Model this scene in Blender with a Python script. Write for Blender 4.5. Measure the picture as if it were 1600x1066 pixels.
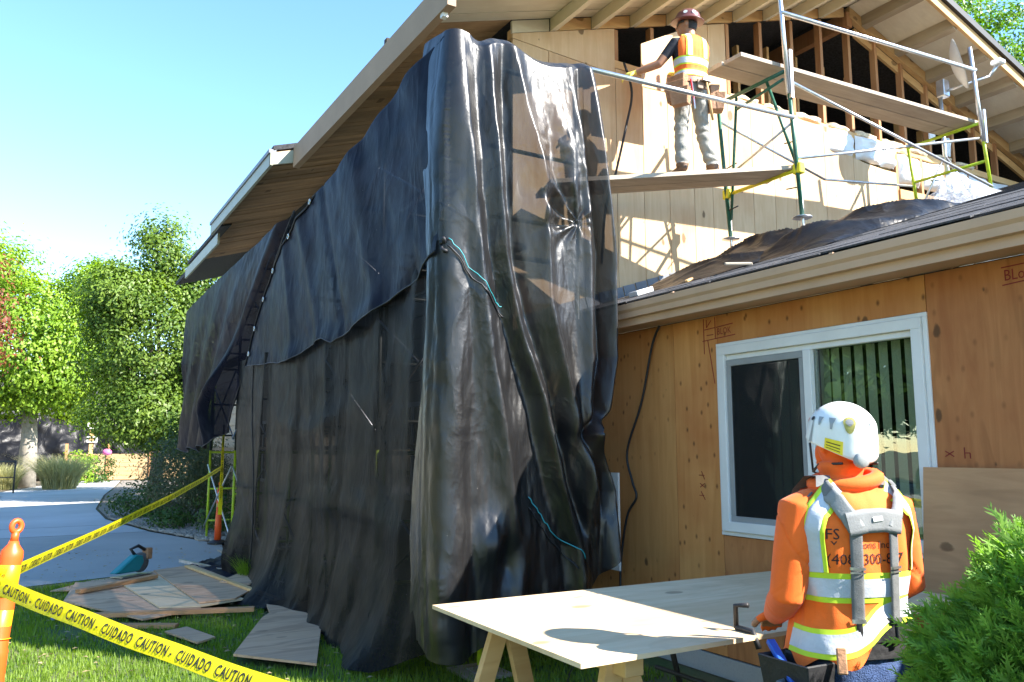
import bpy, math, random
import numpy as np
from mathutils import Vector, Matrix, Euler, noise as mnoise
for o in list(bpy.data.objects): bpy.data.objects.remove(o)
SC = bpy.context.scene
COL = SC.collection
rad = math.radians
# ---------------------------------------------------------------- camera
cam = bpy.data.cameras.new('camera')
camo = bpy.data.objects.new('camera', cam); COL.objects.link(camo)
camo.location = (0, 0, 1.6)
camo.rotation_euler = (rad(90) + math.atan(172/1274), 0, rad(-30.6))
cam.sensor_width = 36; cam.lens = 36*1274/1600
cam.clip_start = 0.05; cam.clip_end = 2000
SC.camera = camo
# ---------------------------------------------------------------- light
SUN = Vector((0.76, -1.0, 1.02)).normalized()
W = bpy.data.worlds.new('World'); SC.world = W; W.use_nodes = True
nt = W.node_tree; bg = nt.nodes['Background']
sky = nt.nodes.new('ShaderNodeTexSky'); sky.sky_type = 'NISHITA'; sky.sun_disc = False
sky.sun_elevation = math.asin(SUN.z); sky.sun_rotation = math.atan2(SUN.x, SUN.y)
sky.air_density = 1.0; sky.dust_density = 0.0; sky.ozone_density = 1.0
hsv = nt.nodes.new('ShaderNodeHueSaturation'); hsv.inputs['Hue'].default_value = 0.498; hsv.inputs['Saturation'].default_value = 1.18
nt.links.new(sky.outputs[0], hsv.inputs['Color']); nt.links.new(hsv.outputs[0], bg.inputs[0]); bg.inputs[1].default_value = 0.122
sl = bpy.data.lights.new('sun', 'SUN'); sl.energy = 4.6; sl.angle = rad(0.5); sl.color = (1, 0.94, 0.85)
so = bpy.data.objects.new('sun', sl); COL.objects.link(so)
so.rotation_euler = SUN.to_track_quat('Z', 'Y').to_euler(); so.location = (10, -12, 20)
SC.view_settings.view_transform = 'Standard'; SC.view_settings.look = 'None'
SC.view_settings.gamma = 1; SC.view_settings.use_curve_mapping = False
SC.view_settings.exposure = 1.98
SC.cycles.max_bounces = 10; SC.cycles.transparent_max_bounces = 24

# ---------------------------------------------------------------- helpers
WO = {}
def V(*a): return Vector(a[0] if len(a) == 1 else a)
def tag(o, label=None, cat=None, group=None, kind=None):
    if label: o['label'] = label
    if cat: o['category'] = cat
    if group: o['group'] = group
    if kind: o['kind'] = kind
    return o
def empty(name, loc=(0, 0, 0), label=None, cat=None, group=None, parent=None):
    o = bpy.data.objects.new(name, None); COL.objects.link(o)
    o.empty_display_size = 0.1
    L = Vector(loc)
    if parent: o.parent = parent; o.location = L - WO[parent]
    else: o.location = L
    WO[o] = L.copy()
    return tag(o, label, cat, group)
def link(name, me, mat, parent=None, loc=None, smooth=False):
    o = bpy.data.objects.new(name, me); COL.objects.link(o)
    if mat:
        if len(me.materials) == 0:
            for m in (mat if isinstance(mat, (list, tuple)) else [mat]): me.materials.append(m)
    L = Vector(loc) if loc is not None else Vector((0, 0, 0))
    WO[o] = L.copy()
    if parent: o.parent = parent; o.location = L - WO[parent]
    else: o.location = L
    return o
class MB:
    def __init__(s): s.v = []; s.f = []; s.sm = []; s.mi = []
    def add(s, vs, fs, smooth=False, mi=0):
        b = len(s.v); s.v.extend([tuple(x) for x in vs])
        for f in fs: s.f.append(tuple(b+i for i in f)); s.sm.append(smooth); s.mi.append(mi)
        return s
    def box(s, lo, hi, mi=0, M=None):
        x0, y0, z0 = lo; x1, y1, z1 = hi
        vs = [Vector(p) for p in ((x0,y0,z0),(x1,y0,z0),(x1,y1,z0),(x0,y1,z0),(x0,y0,z1),(x1,y0,z1),(x1,y1,z1),(x0,y1,z1))]
        if M: vs = [M @ p for p in vs]
        return s.add(vs, [(0,3,2,1),(4,5,6,7),(0,1,5,4),(1,2,6,5),(2,3,7,6),(3,0,4,7)], mi=mi)
    def beam(s, p0, p1, w, h, up=(0, 0, 1), mi=0):
        p0 = Vector(p0); p1 = Vector(p1); d = (p1-p0)
        t = d.normalized(); u = Vector(up)
        sd = t.cross(u)
        if sd.length < 1e-4: sd = t.cross(Vector((1, 0, 0)))
        sd.normalize(); u = sd.cross(t).normalized()
        vs = []
        for p in (p0, p1):
            for a, b in ((-1,-1),(1,-1),(1,1),(-1,1)): vs.append(p + sd*a*w/2 + u*b*h/2)
        return s.add(vs, [(0,3,2,1),(4,5,6,7),(0,1,5,4),(1,2,6,5),(2,3,7,6),(3,0,4,7)], mi=mi)
    def tube(s, pts, r, n=8, cap=True, mi=0, flat=1.0):
        pts = [Vector(p) for p in pts]; k = len(pts)
        rs = r if isinstance(r, (list, tuple)) else [r]*k
        vs = []; fs = []
        pu = None
        for i, p in enumerate(pts):
            t = (pts[min(i+1, k-1)] - pts[max(i-1, 0)]).normalized()
            if pu is None:
                u = t.cross(Vector((0, 0, 1)))
                if u.length < 1e-3: u = t.cross(Vector((0, 1, 0)))
            else: u = pu - t*pu.dot(t)
            u.normalize(); pu = u; w = t.cross(u)
            for j in range(n):
                a = 2*math.pi*j/n
                vs.append(p + (u*math.cos(a) + w*math.sin(a)*flat)*rs[i])
        for i in range(k-1):
            for j in range(n):
                a = i*n+j; b = i*n+(j+1) % n
                fs.append((a, a+n, b+n, b))
        if cap: fs.append(tuple(range(n))); fs.append(tuple(reversed(range((k-1)*n, k*n))))
        return s.add(vs, fs, True, mi)
    def lathe(s, prof, c=(0, 0, 0), n=20, mi=0, sx=1, sy=1):
        c = Vector(c); vs = []; fs = []
        for r, z in prof:
            for j in range(n):
                a = 2*math.pi*j/n; vs.append(c + Vector((r*math.cos(a)*sx, r*math.sin(a)*sy, z)))
        for i in range(len(prof)-1):
            for j in range(n):
                a = i*n+j; b = i*n+(j+1) % n; fs.append((a, b, b+n, a+n))
        fs.append(tuple(reversed(range(n)))); fs.append(tuple(range((len(prof)-1)*n, len(prof)*n)))
        return s.add(vs, fs, True, mi)
    def prism(s, poly, ax, d0, d1, mi=0):
        # poly: 2D points in the two other axes, extruded along ax from d0 to d1
        n = len(poly); vs = []
        for d in (d0, d1):
            for a, b in poly:
                q = [a, b]; q.insert(ax, d); vs.append(q)
        fs = [tuple(reversed(range(n))), tuple(range(n, 2*n))]
        for i in range(n):
            j = (i+1) % n; fs.append((i, j, n+j, n+i))
        return s.add(vs, fs, mi=mi)
    def grid(s, P, smooth=True, mi=0, closeu=False):
        nu = len(P); nv = len(P[0]); vs = [p for r in P for p in r]; fs = []
        for i in range(nu if closeu else nu-1):
            k = (i+1) % nu
            for j in range(nv-1): fs.append((i*nv+j, k*nv+j, k*nv+j+1, i*nv+j+1))
        return s.add(vs, fs, smooth, mi)
    def xf(s, M):
        s.v = [tuple(M @ Vector(p)) for p in s.v]; return s
    def mesh(s, name, origin):
        me = bpy.data.meshes.new(name)
        a = np.array(s.v, dtype=np.float64) - np.array(origin)
        me.from_pydata(a.tolist(), [], s.f); 
        me.polygons.foreach_set('use_smooth', s.sm)
        if any(s.mi): me.polygons.foreach_set('material_index', s.mi)
        me.update(); return me
    def build(s, name, mat, parent=None, label=None, cat=None, group=None, kind=None, origin=None, bevel=0, fix=True):
        a = np.array(s.v)
        if origin is None:
            lo = a.min(0); hi = a.max(0); origin = ((lo[0]+hi[0])/2, (lo[1]+hi[1])/2, lo[2])
        me = s.mesh(name, origin)
        if fix:
            import bmesh
            bm = bmesh.new(); bm.from_mesh(me); bmesh.ops.recalc_face_normals(bm, faces=bm.faces)
            if bevel:
                es = [e for e in bm.edges if len(e.link_faces) == 2 and e.calc_face_angle(0) > 0.6]
                bmesh.ops.bevel(bm, geom=es, offset=bevel, segments=1, affect='EDGES', clamp_overlap=True)
            bm.to_mesh(me); bm.free()
        o = link(name, me, mat, parent, origin)
        return tag(o, label, cat, group, kind)
def np_mesh(name, v, f, mat, parent=None, loc=(0, 0, 0), smooth=False, mi=None):
    """big mesh from numpy arrays; f is (n,3) or (n,4)"""
    me = bpy.data.meshes.new(name); v = np.asarray(v, dtype=np.float32) - np.array(loc, dtype=np.float32); f = np.asarray(f, dtype=np.int32)
    k = f.shape[1]
    me.vertices.add(len(v)); me.vertices.foreach_set('co', v.ravel())
    me.loops.add(f.size); me.loops.foreach_set('vertex_index', f.ravel())
    me.polygons.add(len(f)); me.polygons.foreach_set('loop_start', np.arange(0, f.size, k, dtype=np.int32))
    me.polygons.foreach_set('loop_total', np.full(len(f), k, dtype=np.int32))
    if smooth: me.polygons.foreach_set('use_smooth', np.ones(len(f), dtype=bool))
    if mi is not None: me.polygons.foreach_set('material_index', np.asarray(mi, dtype=np.int32))
    me.update(calc_edges=True); me.validate()
    return link(name, me, mat, parent, loc)
def copy_tree(o, parent=None):
    c = o.copy(); COL.objects.link(c); c.parent = parent
    for ch in o.children: copy_tree(ch, c)
    return c
# numpy value noise
def vnoise(x, y, seed=0):
    x = np.asarray(x, float); y = np.asarray(y, float)
    xi = np.floor(x).astype(np.int64); yi = np.floor(y).astype(np.int64); xf = x-xi; yf = y-yi
    def h(a, b):
        n = (a*374761393 + b*668265263 + seed*1442695041) & 0x7fffffff
        n = ((n ^ (n >> 13))*1274126177) & 0x7fffffff
        return ((n ^ (n >> 16)) & 0xffff)/65535.0
    u = xf*xf*(3-2*xf); w = yf*yf*(3-2*yf)
    return (h(xi, yi)*(1-u)+h(xi+1, yi)*u)*(1-w) + (h(xi, yi+1)*(1-u)+h(xi+1, yi+1)*u)*w - 0.5
def fbm(x, y, seed=0, oct=4):
    r = 0; a = 1
    for i in range(oct): r = r + a*vnoise(x, y, seed+i*17); x = x*2.03; y = y*2.03; a *= .5
    return r
def text_mesh(s, size=1.0, mirror=False, xs=1.0, bold=0.0):
    c = bpy.data.curves.new('t', 'FONT'); c.body = s; c.size = size; c.align_x = 'LEFT'; c.resolution_u = 2; c.offset = bold; c.space_character = 1.0 + 120*bold
    o = bpy.data.objects.new('t', c); COL.objects.link(o)
    dg = bpy.context.evaluated_depsgraph_get(); me = bpy.data.meshes.new_from_object(o.evaluated_get(dg))
    v = np.array([p.co[:] for p in me.vertices]); f = [tuple(p.vertices) for p in me.polygons]
    bpy.data.objects.remove(o); bpy.data.curves.remove(c); bpy.data.meshes.remove(me)
    v[:, 0] *= xs
    return v, f

# ---------------------------------------------------------------- materials
def newmat(name):
    m = bpy.data.materials.new(name); m.use_nodes = True
    return m, m.node_tree, m.node_tree.nodes['Principled BSDF']
def N(t, typ, **k):
    n = t.nodes.new(typ)
    for a, b in k.items():
        if a.startswith('i_'): n.inputs[a[2:].replace('_', ' ')].default_value = b
        else: setattr(n, a, b)
    return n
def L(t, a, b): t.links.new(a, b)
def rgb(c): return (c[0], c[1], c[2], 1)
def coords(t, scale=(1, 1, 1), rnd=True, kind='Object'):
    tc = N(t, 'ShaderNodeTexCoord'); mp = N(t, 'ShaderNodeMapping'); mp.inputs['Scale'].default_value = scale
    L(t, tc.outputs[kind], mp.inputs['Vector'])
    if rnd:
        oi = N(t, 'ShaderNodeObjectInfo'); mu = N(t, 'ShaderNodeMath', operation='MULTIPLY'); mu.inputs[1].default_value = 37.0
        L(t, oi.outputs['Random'], mu.inputs[0]); L(t, mu.outputs[0], mp.inputs['Location'])
    return mp.outputs[0]
def ramp(t, fac, stops):
    r = N(t, 'ShaderNodeValToRGB'); e = r.color_ramp.elements
    while len(e) < len(stops): e.new(0.5)
    for i, (p, c) in enumerate(stops): e[i].position = p; e[i].color = rgb(c) if len(c) == 3 else c
    L(t, fac, r.inputs[0]); return r.outputs[0]
def mix(t, a, b, fac, mode='MIX'):
    m = N(t, 'ShaderNodeMix', data_type='RGBA', blend_type=mode)
    for s, x in ((m.inputs[6], a), (m.inputs[7], b), (m.inputs[0], fac)):
        if hasattr(x, 'is_linked') or hasattr(x, 'links'): L(t, x, s)
        elif isinstance(x, (tuple, list)): s.default_value = rgb(x)
        else: s.default_value = x
    return m.outputs[2]
def plain(name, c, rough=0.6, metal=0, var=0.25, scale=6, bump=0.0, bscale=40, spec=0.5, c2=None, rnd=0.0, sheen=0):
    m, t, p = newmat(name); co = coords(t)
    nz = N(t, 'ShaderNodeTexNoise', i_Scale=scale, i_Detail=6, i_Roughness=.62); L(t, co, nz.inputs['Vector'])
    lo = tuple(x*(1-var) for x in c); hi = c2 or tuple(min(1, x*(1+var)) for x in c)
    col = ramp(t, nz.outputs[0], [(.3, lo), (.7, hi)])
    if rnd:
        oi = N(t, 'ShaderNodeObjectInfo'); hs = N(t, 'ShaderNodeHueSaturation'); mr = N(t, 'ShaderNodeMapRange')
        mr.inputs[3].default_value = 1-rnd; mr.inputs[4].default_value = 1+rnd
        L(t, oi.outputs['Random'], mr.inputs[0]); L(t, mr.outputs[0], hs.inputs['Value']); L(t, col, hs.inputs['Color']); col = hs.outputs[0]
    L(t, col, p.inputs['Base Color']); p.inputs['Roughness'].default_value = rough; p.inputs['Metallic'].default_value = metal
    p.inputs['Specular IOR Level'].default_value = spec
    if sheen: p.inputs['Sheen Weight'].default_value = sheen
    if bump:
        n2 = N(t, 'ShaderNodeTexNoise', i_Scale=bscale, i_Detail=5); L(t, co, n2.inputs['Vector'])
        b = N(t, 'ShaderNodeBump', i_Strength=bump, i_Distance=.02); L(t, n2.outputs[0], b.inputs['Height']); L(t, b.outputs[0], p.inputs['Normal'])
    return m
def wood(name, c1, c2, axis=2, knots=.5, rough=.75, grain=1.0, rnd=.12, stain=None, dots=0.0, figure=0.0, plane='xz', nails=0.0):
    """stretched grain along axis; knots dark; stain: colour blotches; dots: rows of filled knot patches"""
    m, t, p = newmat(name)
    sc = [9*grain]*3; sc[axis] = .7*grain
    co = coords(t, tuple(sc))
    nz = N(t, 'ShaderNodeTexNoise', i_Scale=1.2, i_Detail=8, i_Roughness=.65, i_Distortion=1.2); L(t, co, nz.inputs['Vector'])
    col = ramp(t, nz.outputs[0], [(.28, c1), (.72, c2)])
    if figure:
        sf = [1.6, 1.6, 1.6]; sf[axis] = .45
        cf = coords(t, tuple(sf)); nf = N(t, 'ShaderNodeTexNoise', i_Scale=1.6, i_Detail=3, i_Distortion=.8); L(t, cf, nf.inputs['Vector'])
        mm = N(t, 'ShaderNodeMath', operation='MULTIPLY'); mm.inputs[1].default_value = 34; L(t, nf.outputs[0], mm.inputs[0])
        sn = N(t, 'ShaderNodeMath', operation='SINE'); L(t, mm.outputs[0], sn.inputs[0])
        fr = ramp(t, sn.outputs[0], [(.55, (0, 0, 0)), (.98, (1, 1, 1))])
        mf = N(t, 'ShaderNodeMath', operation='MULTIPLY'); mf.inputs[1].default_value = figure; L(t, fr, mf.inputs[0])
        col = mix(t, col, tuple(x*.62 for x in c1), mf.outputs[0])
    cb = coords(t, (1.3, 1.3, 1.3)); nb = N(t, 'ShaderNodeTexNoise', i_Scale=1.1, i_Detail=4); L(t, cb, nb.inputs['Vector'])
    col = mix(t, col, stain or tuple(x*.72 for x in c1), ramp(t, nb.outputs[0], [(.45, (0, 0, 0)), (.8, (.8, .8, .8))]))
    def flat(vec):
        sp = N(t, 'ShaderNodeSeparateXYZ'); cb_ = N(t, 'ShaderNodeCombineXYZ'); L(t, vec, sp.inputs[0])
        for q, ch in enumerate(plane): L(t, sp.outputs['xyz'.index(ch)], cb_.inputs[q])
        return cb_.outputs[0]
    sk = [2.6]*3; sk[axis] = 1.5
    ck = flat(coords(t, tuple(sk))); vo = N(t, 'ShaderNodeTexVoronoi', voronoi_dimensions='2D', i_Scale=1.0, i_Randomness=1.0); L(t, ck, vo.inputs['Vector'])
    if knots:
        ns = N(t, 'ShaderNodeTexNoise', i_Scale=9, i_Detail=3); L(t, ck, ns.inputs['Vector'])
        ad = N(t, 'ShaderNodeMath', operation='MULTIPLY_ADD'); ad.inputs[1].default_value = -.075; L(t, ns.outputs[0], ad.inputs[0]); sv_ = N(t, 'ShaderNodeSeparateColor'); L(t, vo.outputs['Color'], sv_.inputs[0]); ml = N(t, 'ShaderNodeMath', operation='MULTIPLY_ADD'); ml.inputs[1].default_value = .16; L(t, sv_.outputs[0], ml.inputs[0]); L(t, vo.outputs['Distance'], ml.inputs[2]); sb = N(t, 'ShaderNodeMath', operation='SUBTRACT'); sb.inputs[1].default_value = .05; L(t, ml.outputs[0], sb.inputs[0]); L(t, sb.outputs[0], ad.inputs[2])
        k = ramp(t, ad.outputs[0], [(.0, (1, 1, 1)), (.012, (.85, .85, .85)), (.030, (0, 0, 0))])
        mu = N(t, 'ShaderNodeMath', operation='MULTIPLY'); mu.inputs[1].default_value = knots; L(t, k, mu.inputs[0])
        col = mix(t, col, (.09, .045, .02), mu.outputs[0])
    if dots:
        sd = [7.0]*3; sd[axis] = 4.5
        cd = flat(coords(t, tuple(sd))); v2 = N(t, 'ShaderNodeTexVoronoi', voronoi_dimensions='2D', i_Scale=1.0, i_Randomness=.95); L(t, cd, v2.inputs['Vector'])
        k2 = ramp(t, v2.outputs['Distance'], [(.03, (1, 1, 1)), (.11, (0, 0, 0))])
        nm = ramp(t, nb.outputs[0], [(.40, (0, 0, 0)), (.52, (1, 1, 1))])
        mu2 = N(t, 'ShaderNodeMath', operation='MULTIPLY'); L(t, k2, mu2.inputs[0]); L(t, nm, mu2.inputs[1])
        mu3 = N(t, 'ShaderNodeMath', operation='MULTIPLY'); mu3.inputs[1].default_value = dots; L(t, mu2.outputs[0], mu3.inputs[0])
        col = mix(t, col, (.11, .04, .015), mu3.outputs[0])
    if rnd:
        oi = N(t, 'ShaderNodeObjectInfo'); hs = N(t, 'ShaderNodeHueSaturation'); mr = N(t, 'ShaderNodeMapRange')
        mr.inputs[3].default_value = 1-rnd; mr.inputs[4].default_value = 1+rnd
        L(t, oi.outputs['Random'], mr.inputs[0]); L(t, mr.outputs[0], hs.inputs['Value']); L(t, col, hs.inputs['Color']); col = hs.outputs[0]
    L(t, col, p.inputs['Base Color']); p.inputs['Roughness'].default_value = rough; p.inputs['Specular IOR Level'].default_value = .3
    b = N(t, 'ShaderNodeBump', i_Strength=.25, i_Distance=.004); L(t, nz.outputs[0], b.inputs['Height']); L(t, b.outputs[0], p.inputs['Normal'])
    return m
def tarpmat(name, c, transp, rough, spec=.6, sheen=0.15, c2=None, bump=.3):
    m, t, p = newmat(name); co = coords(t, rnd=False)
    nz = N(t, 'ShaderNodeTexNoise', i_Scale=2.2, i_Detail=6, i_Distortion=.4); L(t, co, nz.inputs['Vector'])
    col = ramp(t, nz.outputs[0], [(.3, c), (.75, c2 or tuple(x*1.7 for x in c))])
    # dusty specks
    vo = N(t, 'ShaderNodeTexVoronoi', i_Scale=9); L(t, co, vo.inputs['Vector'])
    dk = ramp(t, vo.outputs['Distance'], [(.012, (.6, .6, .6)), (.03, (0, 0, 0))])
    col = mix(t, col, (.35, .33, .3), dk)
    L(t, col, p.inputs['Base Color'])
    p.inputs['Specular IOR Level'].default_value = spec
    nr = N(t, 'ShaderNodeTexNoise', i_Scale=5, i_Detail=5); L(t, co, nr.inputs['Vector'])
    mr = N(t, 'ShaderNodeMapRange'); mr.inputs[3].default_value = rough-.08; mr.inputs[4].default_value = rough+.14
    L(t, nr.outputs[0], mr.inputs[0]); L(t, mr.outputs[0], p.inputs['Roughness'])
    p.inputs['Sheen Weight'].default_value = sheen
    n2 = N(t, 'ShaderNodeTexNoise', i_Scale=28, i_Detail=4, i_Distortion=.6); L(t, co, n2.inputs['Vector'])
    n3 = N(t, 'ShaderNodeTexNoise', i_Scale=420, i_Detail=1); L(t, co, n3.inputs['Vector'])
    hh = N(t, 'ShaderNodeMath', operation='MULTIPLY_ADD'); hh.inputs[1].default_value = .10; L(t, n3.outputs[0], hh.inputs[0]); L(t, n2.outputs[0], hh.inputs[2])
    cw = coords(t, (1, 1, .5), rnd=False); rg = N(t, 'ShaderNodeTexNoise', noise_type='RIDGED_MULTIFRACTAL', i_Scale=2.4, i_Detail=3, i_Roughness=.55, i_Lacunarity=2.2, i_Offset=.9, i_Gain=1.6, i_Distortion=.5); L(t, cw, rg.inputs['Vector'])
    b0 = N(t, 'ShaderNodeBump', i_Strength=bump, i_Distance=.022); L(t, rg.outputs[0], b0.inputs['Height'])
    b = N(t, 'ShaderNodeBump', i_Strength=bump*.5, i_Distance=.010); L(t, hh.outputs[0], b.inputs['Height']); L(t, b0.outputs[0], b.inputs['Normal']); L(t, b.outputs[0], p.inputs['Normal'])
    tr = N(t, 'ShaderNodeBsdfTransparent'); tr.inputs[0].default_value = (.9, .9, .95, 1)
    mx = N(t, 'ShaderNodeMixShader'); L(t, p.outputs[0], mx.inputs[1]); L(t, tr.outputs[0], mx.inputs[2])
    # a mesh is more open seen square-on than at a slant
    lw = N(t, 'ShaderNodeLayerWeight', i_Blend=.35); mr2 = N(t, 'ShaderNodeMapRange'); mr2.inputs[3].default_value = transp; mr2.inputs[4].default_value = transp*.4
    L(t, lw.outputs['Facing'], mr2.inputs[0]); L(t, mr2.outputs[0], mx.inputs[0])
    L(t, mx.outputs[0], t.nodes['Material Output'].inputs[0]); return m
def leafmat(name, c1, c2, trans=.35, rough=.45, clump=1.1):
    m, t, p = newmat(name)
    ge = N(t, 'ShaderNodeNewGeometry')
    nz = N(t, 'ShaderNodeTexNoise', i_Scale=clump, i_Detail=2); L(t, ge.outputs['Position'], nz.inputs['Vector'])  # position noise puts light and dark clump shading into the leaf colour
    mv = N(t, 'ShaderNodeMapRange'); mv.inputs[1].default_value = .32; mv.inputs[2].default_value = .68; L(t, nz.outputs[0], mv.inputs[0])
    av = N(t, 'ShaderNodeMath', operation='MULTIPLY_ADD'); av.inputs[1].default_value = .4; L(t, ge.outputs['Random Per Island'], av.inputs[0]); m6 = N(t, 'ShaderNodeMath', operation='MULTIPLY'); m6.inputs[1].default_value = .6; L(t, mv.outputs[0], m6.inputs[0]); L(t, m6.outputs[0], av.inputs[2])
    col = ramp(t, av.outputs[0], [(0, c1), (1, c2)])
    L(t, col, p.inputs['Base Color']); p.inputs['Roughness'].default_value = rough; p.inputs['Specular IOR Level'].default_value = .35
    tl = N(t, 'ShaderNodeBsdfTranslucent'); hs = N(t, 'ShaderNodeHueSaturation', i_Saturation=1.15, i_Value=1.5); L(t, col, hs.inputs['Color']); L(t, hs.outputs[0], tl.inputs[0])
    mx = N(t, 'ShaderNodeMixShader'); mx.inputs[0].default_value = trans; L(t, p.outputs[0], mx.inputs[1]); L(t, tl.outputs[0], mx.inputs[2])
    L(t, mx.outputs[0], t.nodes['Material Output'].inputs[0]); return m
M = {}
M['ply_sun'] = wood('gable plywood', (.60, .40, .22), (.74, .54, .33), 2, .75, stain=(.50, .28, .14), rnd=.08)
M['ply_wing'] = wood('wing plywood', (.50, .215, .063), (.64, .31, .105), 2, .8, stain=(.38, .11, .03), dots=.8, rnd=.1, plane='yz')
M['ply_wing2'] = wood('wing plywood red', (.38, .145, .05), (.54, .235, .085), 2, .85, stain=(.32, .09, .03), dots=.35, figure=.3, rnd=.05, plane='yz')
M['ply_table'] = wood('table plywood', (.58, .42, .25), (.72, .56, .36), 0, .5, stain=(.50, .32, .16), rnd=.05, figure=.15, plane='xy')
M['ply_ground'] = wood('lawn plywood', (.52, .30, .17), (.67, .43, .27), 0, .35, stain=(.42, .27, .18), figure=.55, rnd=.1, plane='xy')
M['ply_edge'] = wood('leaning plywood', (.42, .22, .105), (.56, .32, .16), 1, .7, stain=(.27, .14, .07), figure=.3, plane='yz')
M['stud'] = wood('stud lumber', (.36, .17, .075), (.50, .27, .13), 2, .6, stain=(.30, .12, .05))
M['stud_y'] = wood('fresh lumber', (.55, .33, .14), (.70, .46, .22), 0, .6, stain=(.46, .24, .09))
M['lumber'] = wood('loose lumber', (.42, .20, .09), (.56, .30, .14), 0, .6)
M['plank'] = wood('scaffold plank', (.36, .29, .22), (.52, .44, .34), 0, .4, stain=(.30, .25, .20))
M['soffit'] = wood('soffit board', (.32, .195, .10), (.46, .30, .165), 0, .7, stain=(.24, .14, .07), rnd=.22)
M['cream'] = plain('cream paint', (.72, .65, .48), .55, var=.06, scale=3, bump=.1)
M['cream_soffit'] = wood('cream soffit', (.66, .60, .46), (.74, .68, .54), 0, .25, stain=(.55, .47, .34), rnd=.05)
M['fascia'] = plain('taupe fascia paint', (.36, .245, .165), .8, var=.08, scale=2.5, bump=.08)
M['fascia_g'] = plain('green grey fascia', (.34, .34, .26), .5, var=.1, scale=3)
M['gutter'] = plain('tan gutter paint', (.55, .365, .245), .7, var=.1, scale=2.2, bump=.06)
M['roof'] = plain('asphalt shingle', (.055, .055, .06), .9, var=.6, scale=30, bump=.6, bscale=120, rnd=.25)
M['flash'] = plain('grey flashing', (.17, .18, .20), .5, var=.15, scale=8, rnd=.15)
M['white'] = plain('white vinyl', (.74, .74, .72), .4, var=.06, scale=4)
M['alu'] = plain('galvanised pipe', (.62, .63, .65), .34, metal=.85, var=.15, scale=14)
M['green'] = plain('green scaffold paint', (.02, .11, .07), .42, var=.35, scale=18)
M['lime'] = plain('lime scaffold paint', (.40, .55, .02), .42, var=.22, scale=18)
M['yellow'] = plain('yellow bracket paint', (.80, .70, .02), .45, var=.15, scale=12)
M['black'] = plain('black rubber', (.018, .018, .02), .55, var=.3, scale=10)
M['dark'] = plain('dark attic', (.05, .035, .025), .95, var=.4, scale=3)  # near-black colour stands in for the darkness inside attic and room
M['tarp_l'] = tarpmat('black mesh tarp', (.0050, .0050, .0058), .105, .48, .06, 0, (.011, .011, .012), .25)
M['tarp_u'] = tarpmat('navy black mesh tarp', (.004, .0045, .010), .065, .46, .06, 0, (.009, .010, .024), .24)
M['tarp_f'] = tarpmat('shiny black mesh tarp', (.005, .005, .0055), .115, .34, .65, 0, (.010, .010, .011), .32)
M['tarp_h'] = tarpmat('tarp heap', (.006, .006, .007), .01, .36, .2, 0, None, .5)
M['hem'] = plain('tarp hem webbing', (.012, .012, .016), .6, var=.3)
M['teal'] = plain('teal hem cord', (.03, .30, .34), .5)
# ================================================================ SETTING
R_ = random.Random(7)
def sheet(name, poly, z, mat, kind='structure'):
    mb = MB(); mb.add([(x, y, z) for x, y in poly], [tuple(range(len(poly)))])
    o = mb.build(name, mat, origin=(0, 0, z), fix=False); o['kind'] = kind
    if o.data.polygons[0].normal.z < 0: o.data.flip_normals()
    return o
def groundmat(name, c1, c2, c3, s1=.6, s2=14, bump=.5):
    m, t, p = newmat(name); co = coords(t, rnd=False)
    a = N(t, 'ShaderNodeTexNoise', i_Scale=s1, i_Detail=8, i_Roughness=.6); L(t, co, a.inputs['Vector'])
    b = N(t, 'ShaderNodeTexNoise', i_Scale=s2, i_Detail=6, i_Roughness=.7); L(t, co, b.inputs['Vector'])
    col = mix(t, ramp(t, b.outputs[0], [(.3, c1), (.7, c2)]), c3, ramp(t, a.outputs[0], [(.45, (0, 0, 0)), (.65, (1, 1, 1))]))
    L(t, col, p.inputs['Base Color']); p.inputs['Roughness'].default_value = .95
    bp = N(t, 'ShaderNodeBump', i_Strength=bump, i_Distance=.02); L(t, b.outputs[0], bp.inputs['Height']); L(t, bp.outputs[0], p.inputs['Normal'])
    return m
def concretemat(name, c, crack=True):
    m, t, p = newmat(name); co = coords(t, rnd=False)
    a = N(t, 'ShaderNodeTexNoise', i_Scale=.35, i_Detail=8, i_Roughness=.65); L(t, co, a.inputs['Vector'])
    b = N(t, 'ShaderNodeTexNoise', i_Scale=60, i_Detail=4); L(t, co, b.inputs['Vector'])
    col = mix(t, ramp(t, a.outputs[0], [(.3, tuple(x*.82 for x in c)), (.7, tuple(x*1.12 for x in c))]), tuple(x*.75 for x in c), ramp(t, b.outputs[0], [(.5, (0, 0, 0)), (.8, (.6, .6, .6))]))
    if crack:
        w = N(t, 'ShaderNodeTexNoise', i_Scale=.8, i_Detail=4); L(t, co, w.inputs['Vector'])
        ad = mix(t, co, w.outputs['Color'], .35)
        vo = N(t, 'ShaderNodeTexVoronoi', feature='DISTANCE_TO_EDGE', i_Scale=.13); L(t, ad, vo.inputs['Vector'])
        col = mix(t, col, tuple(x*.35 for x in c), ramp(t, vo.outputs['Distance'], [(.0, (.8, .8, .8)), (.006, (0, 0, 0))]))
    L(t, col, p.inputs['Base Color']); p.inputs['Roughness'].default_value = .85
    bp = N(t, 'ShaderNodeBump', i_Strength=.25, i_Distance=.01); L(t, b.outputs[0], bp.inputs['Height']); L(t, bp.outputs[0], p.inputs['Normal'])
    return m
M['soil'] = groundmat('garden soil', (.09, .07, .045), (.16, .125, .08), (.10, .10, .045))
M['lawn'] = groundmat('lawn earth', (.035, .075, .015), (.07, .12, .03), (.12, .11, .045), 1.2, 30)
M['conc_a'] = concretemat('weathered concrete', (.36, .355, .34))
M['conc_b'] = concretemat('pale concrete', (.48, .48, .48))
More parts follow.
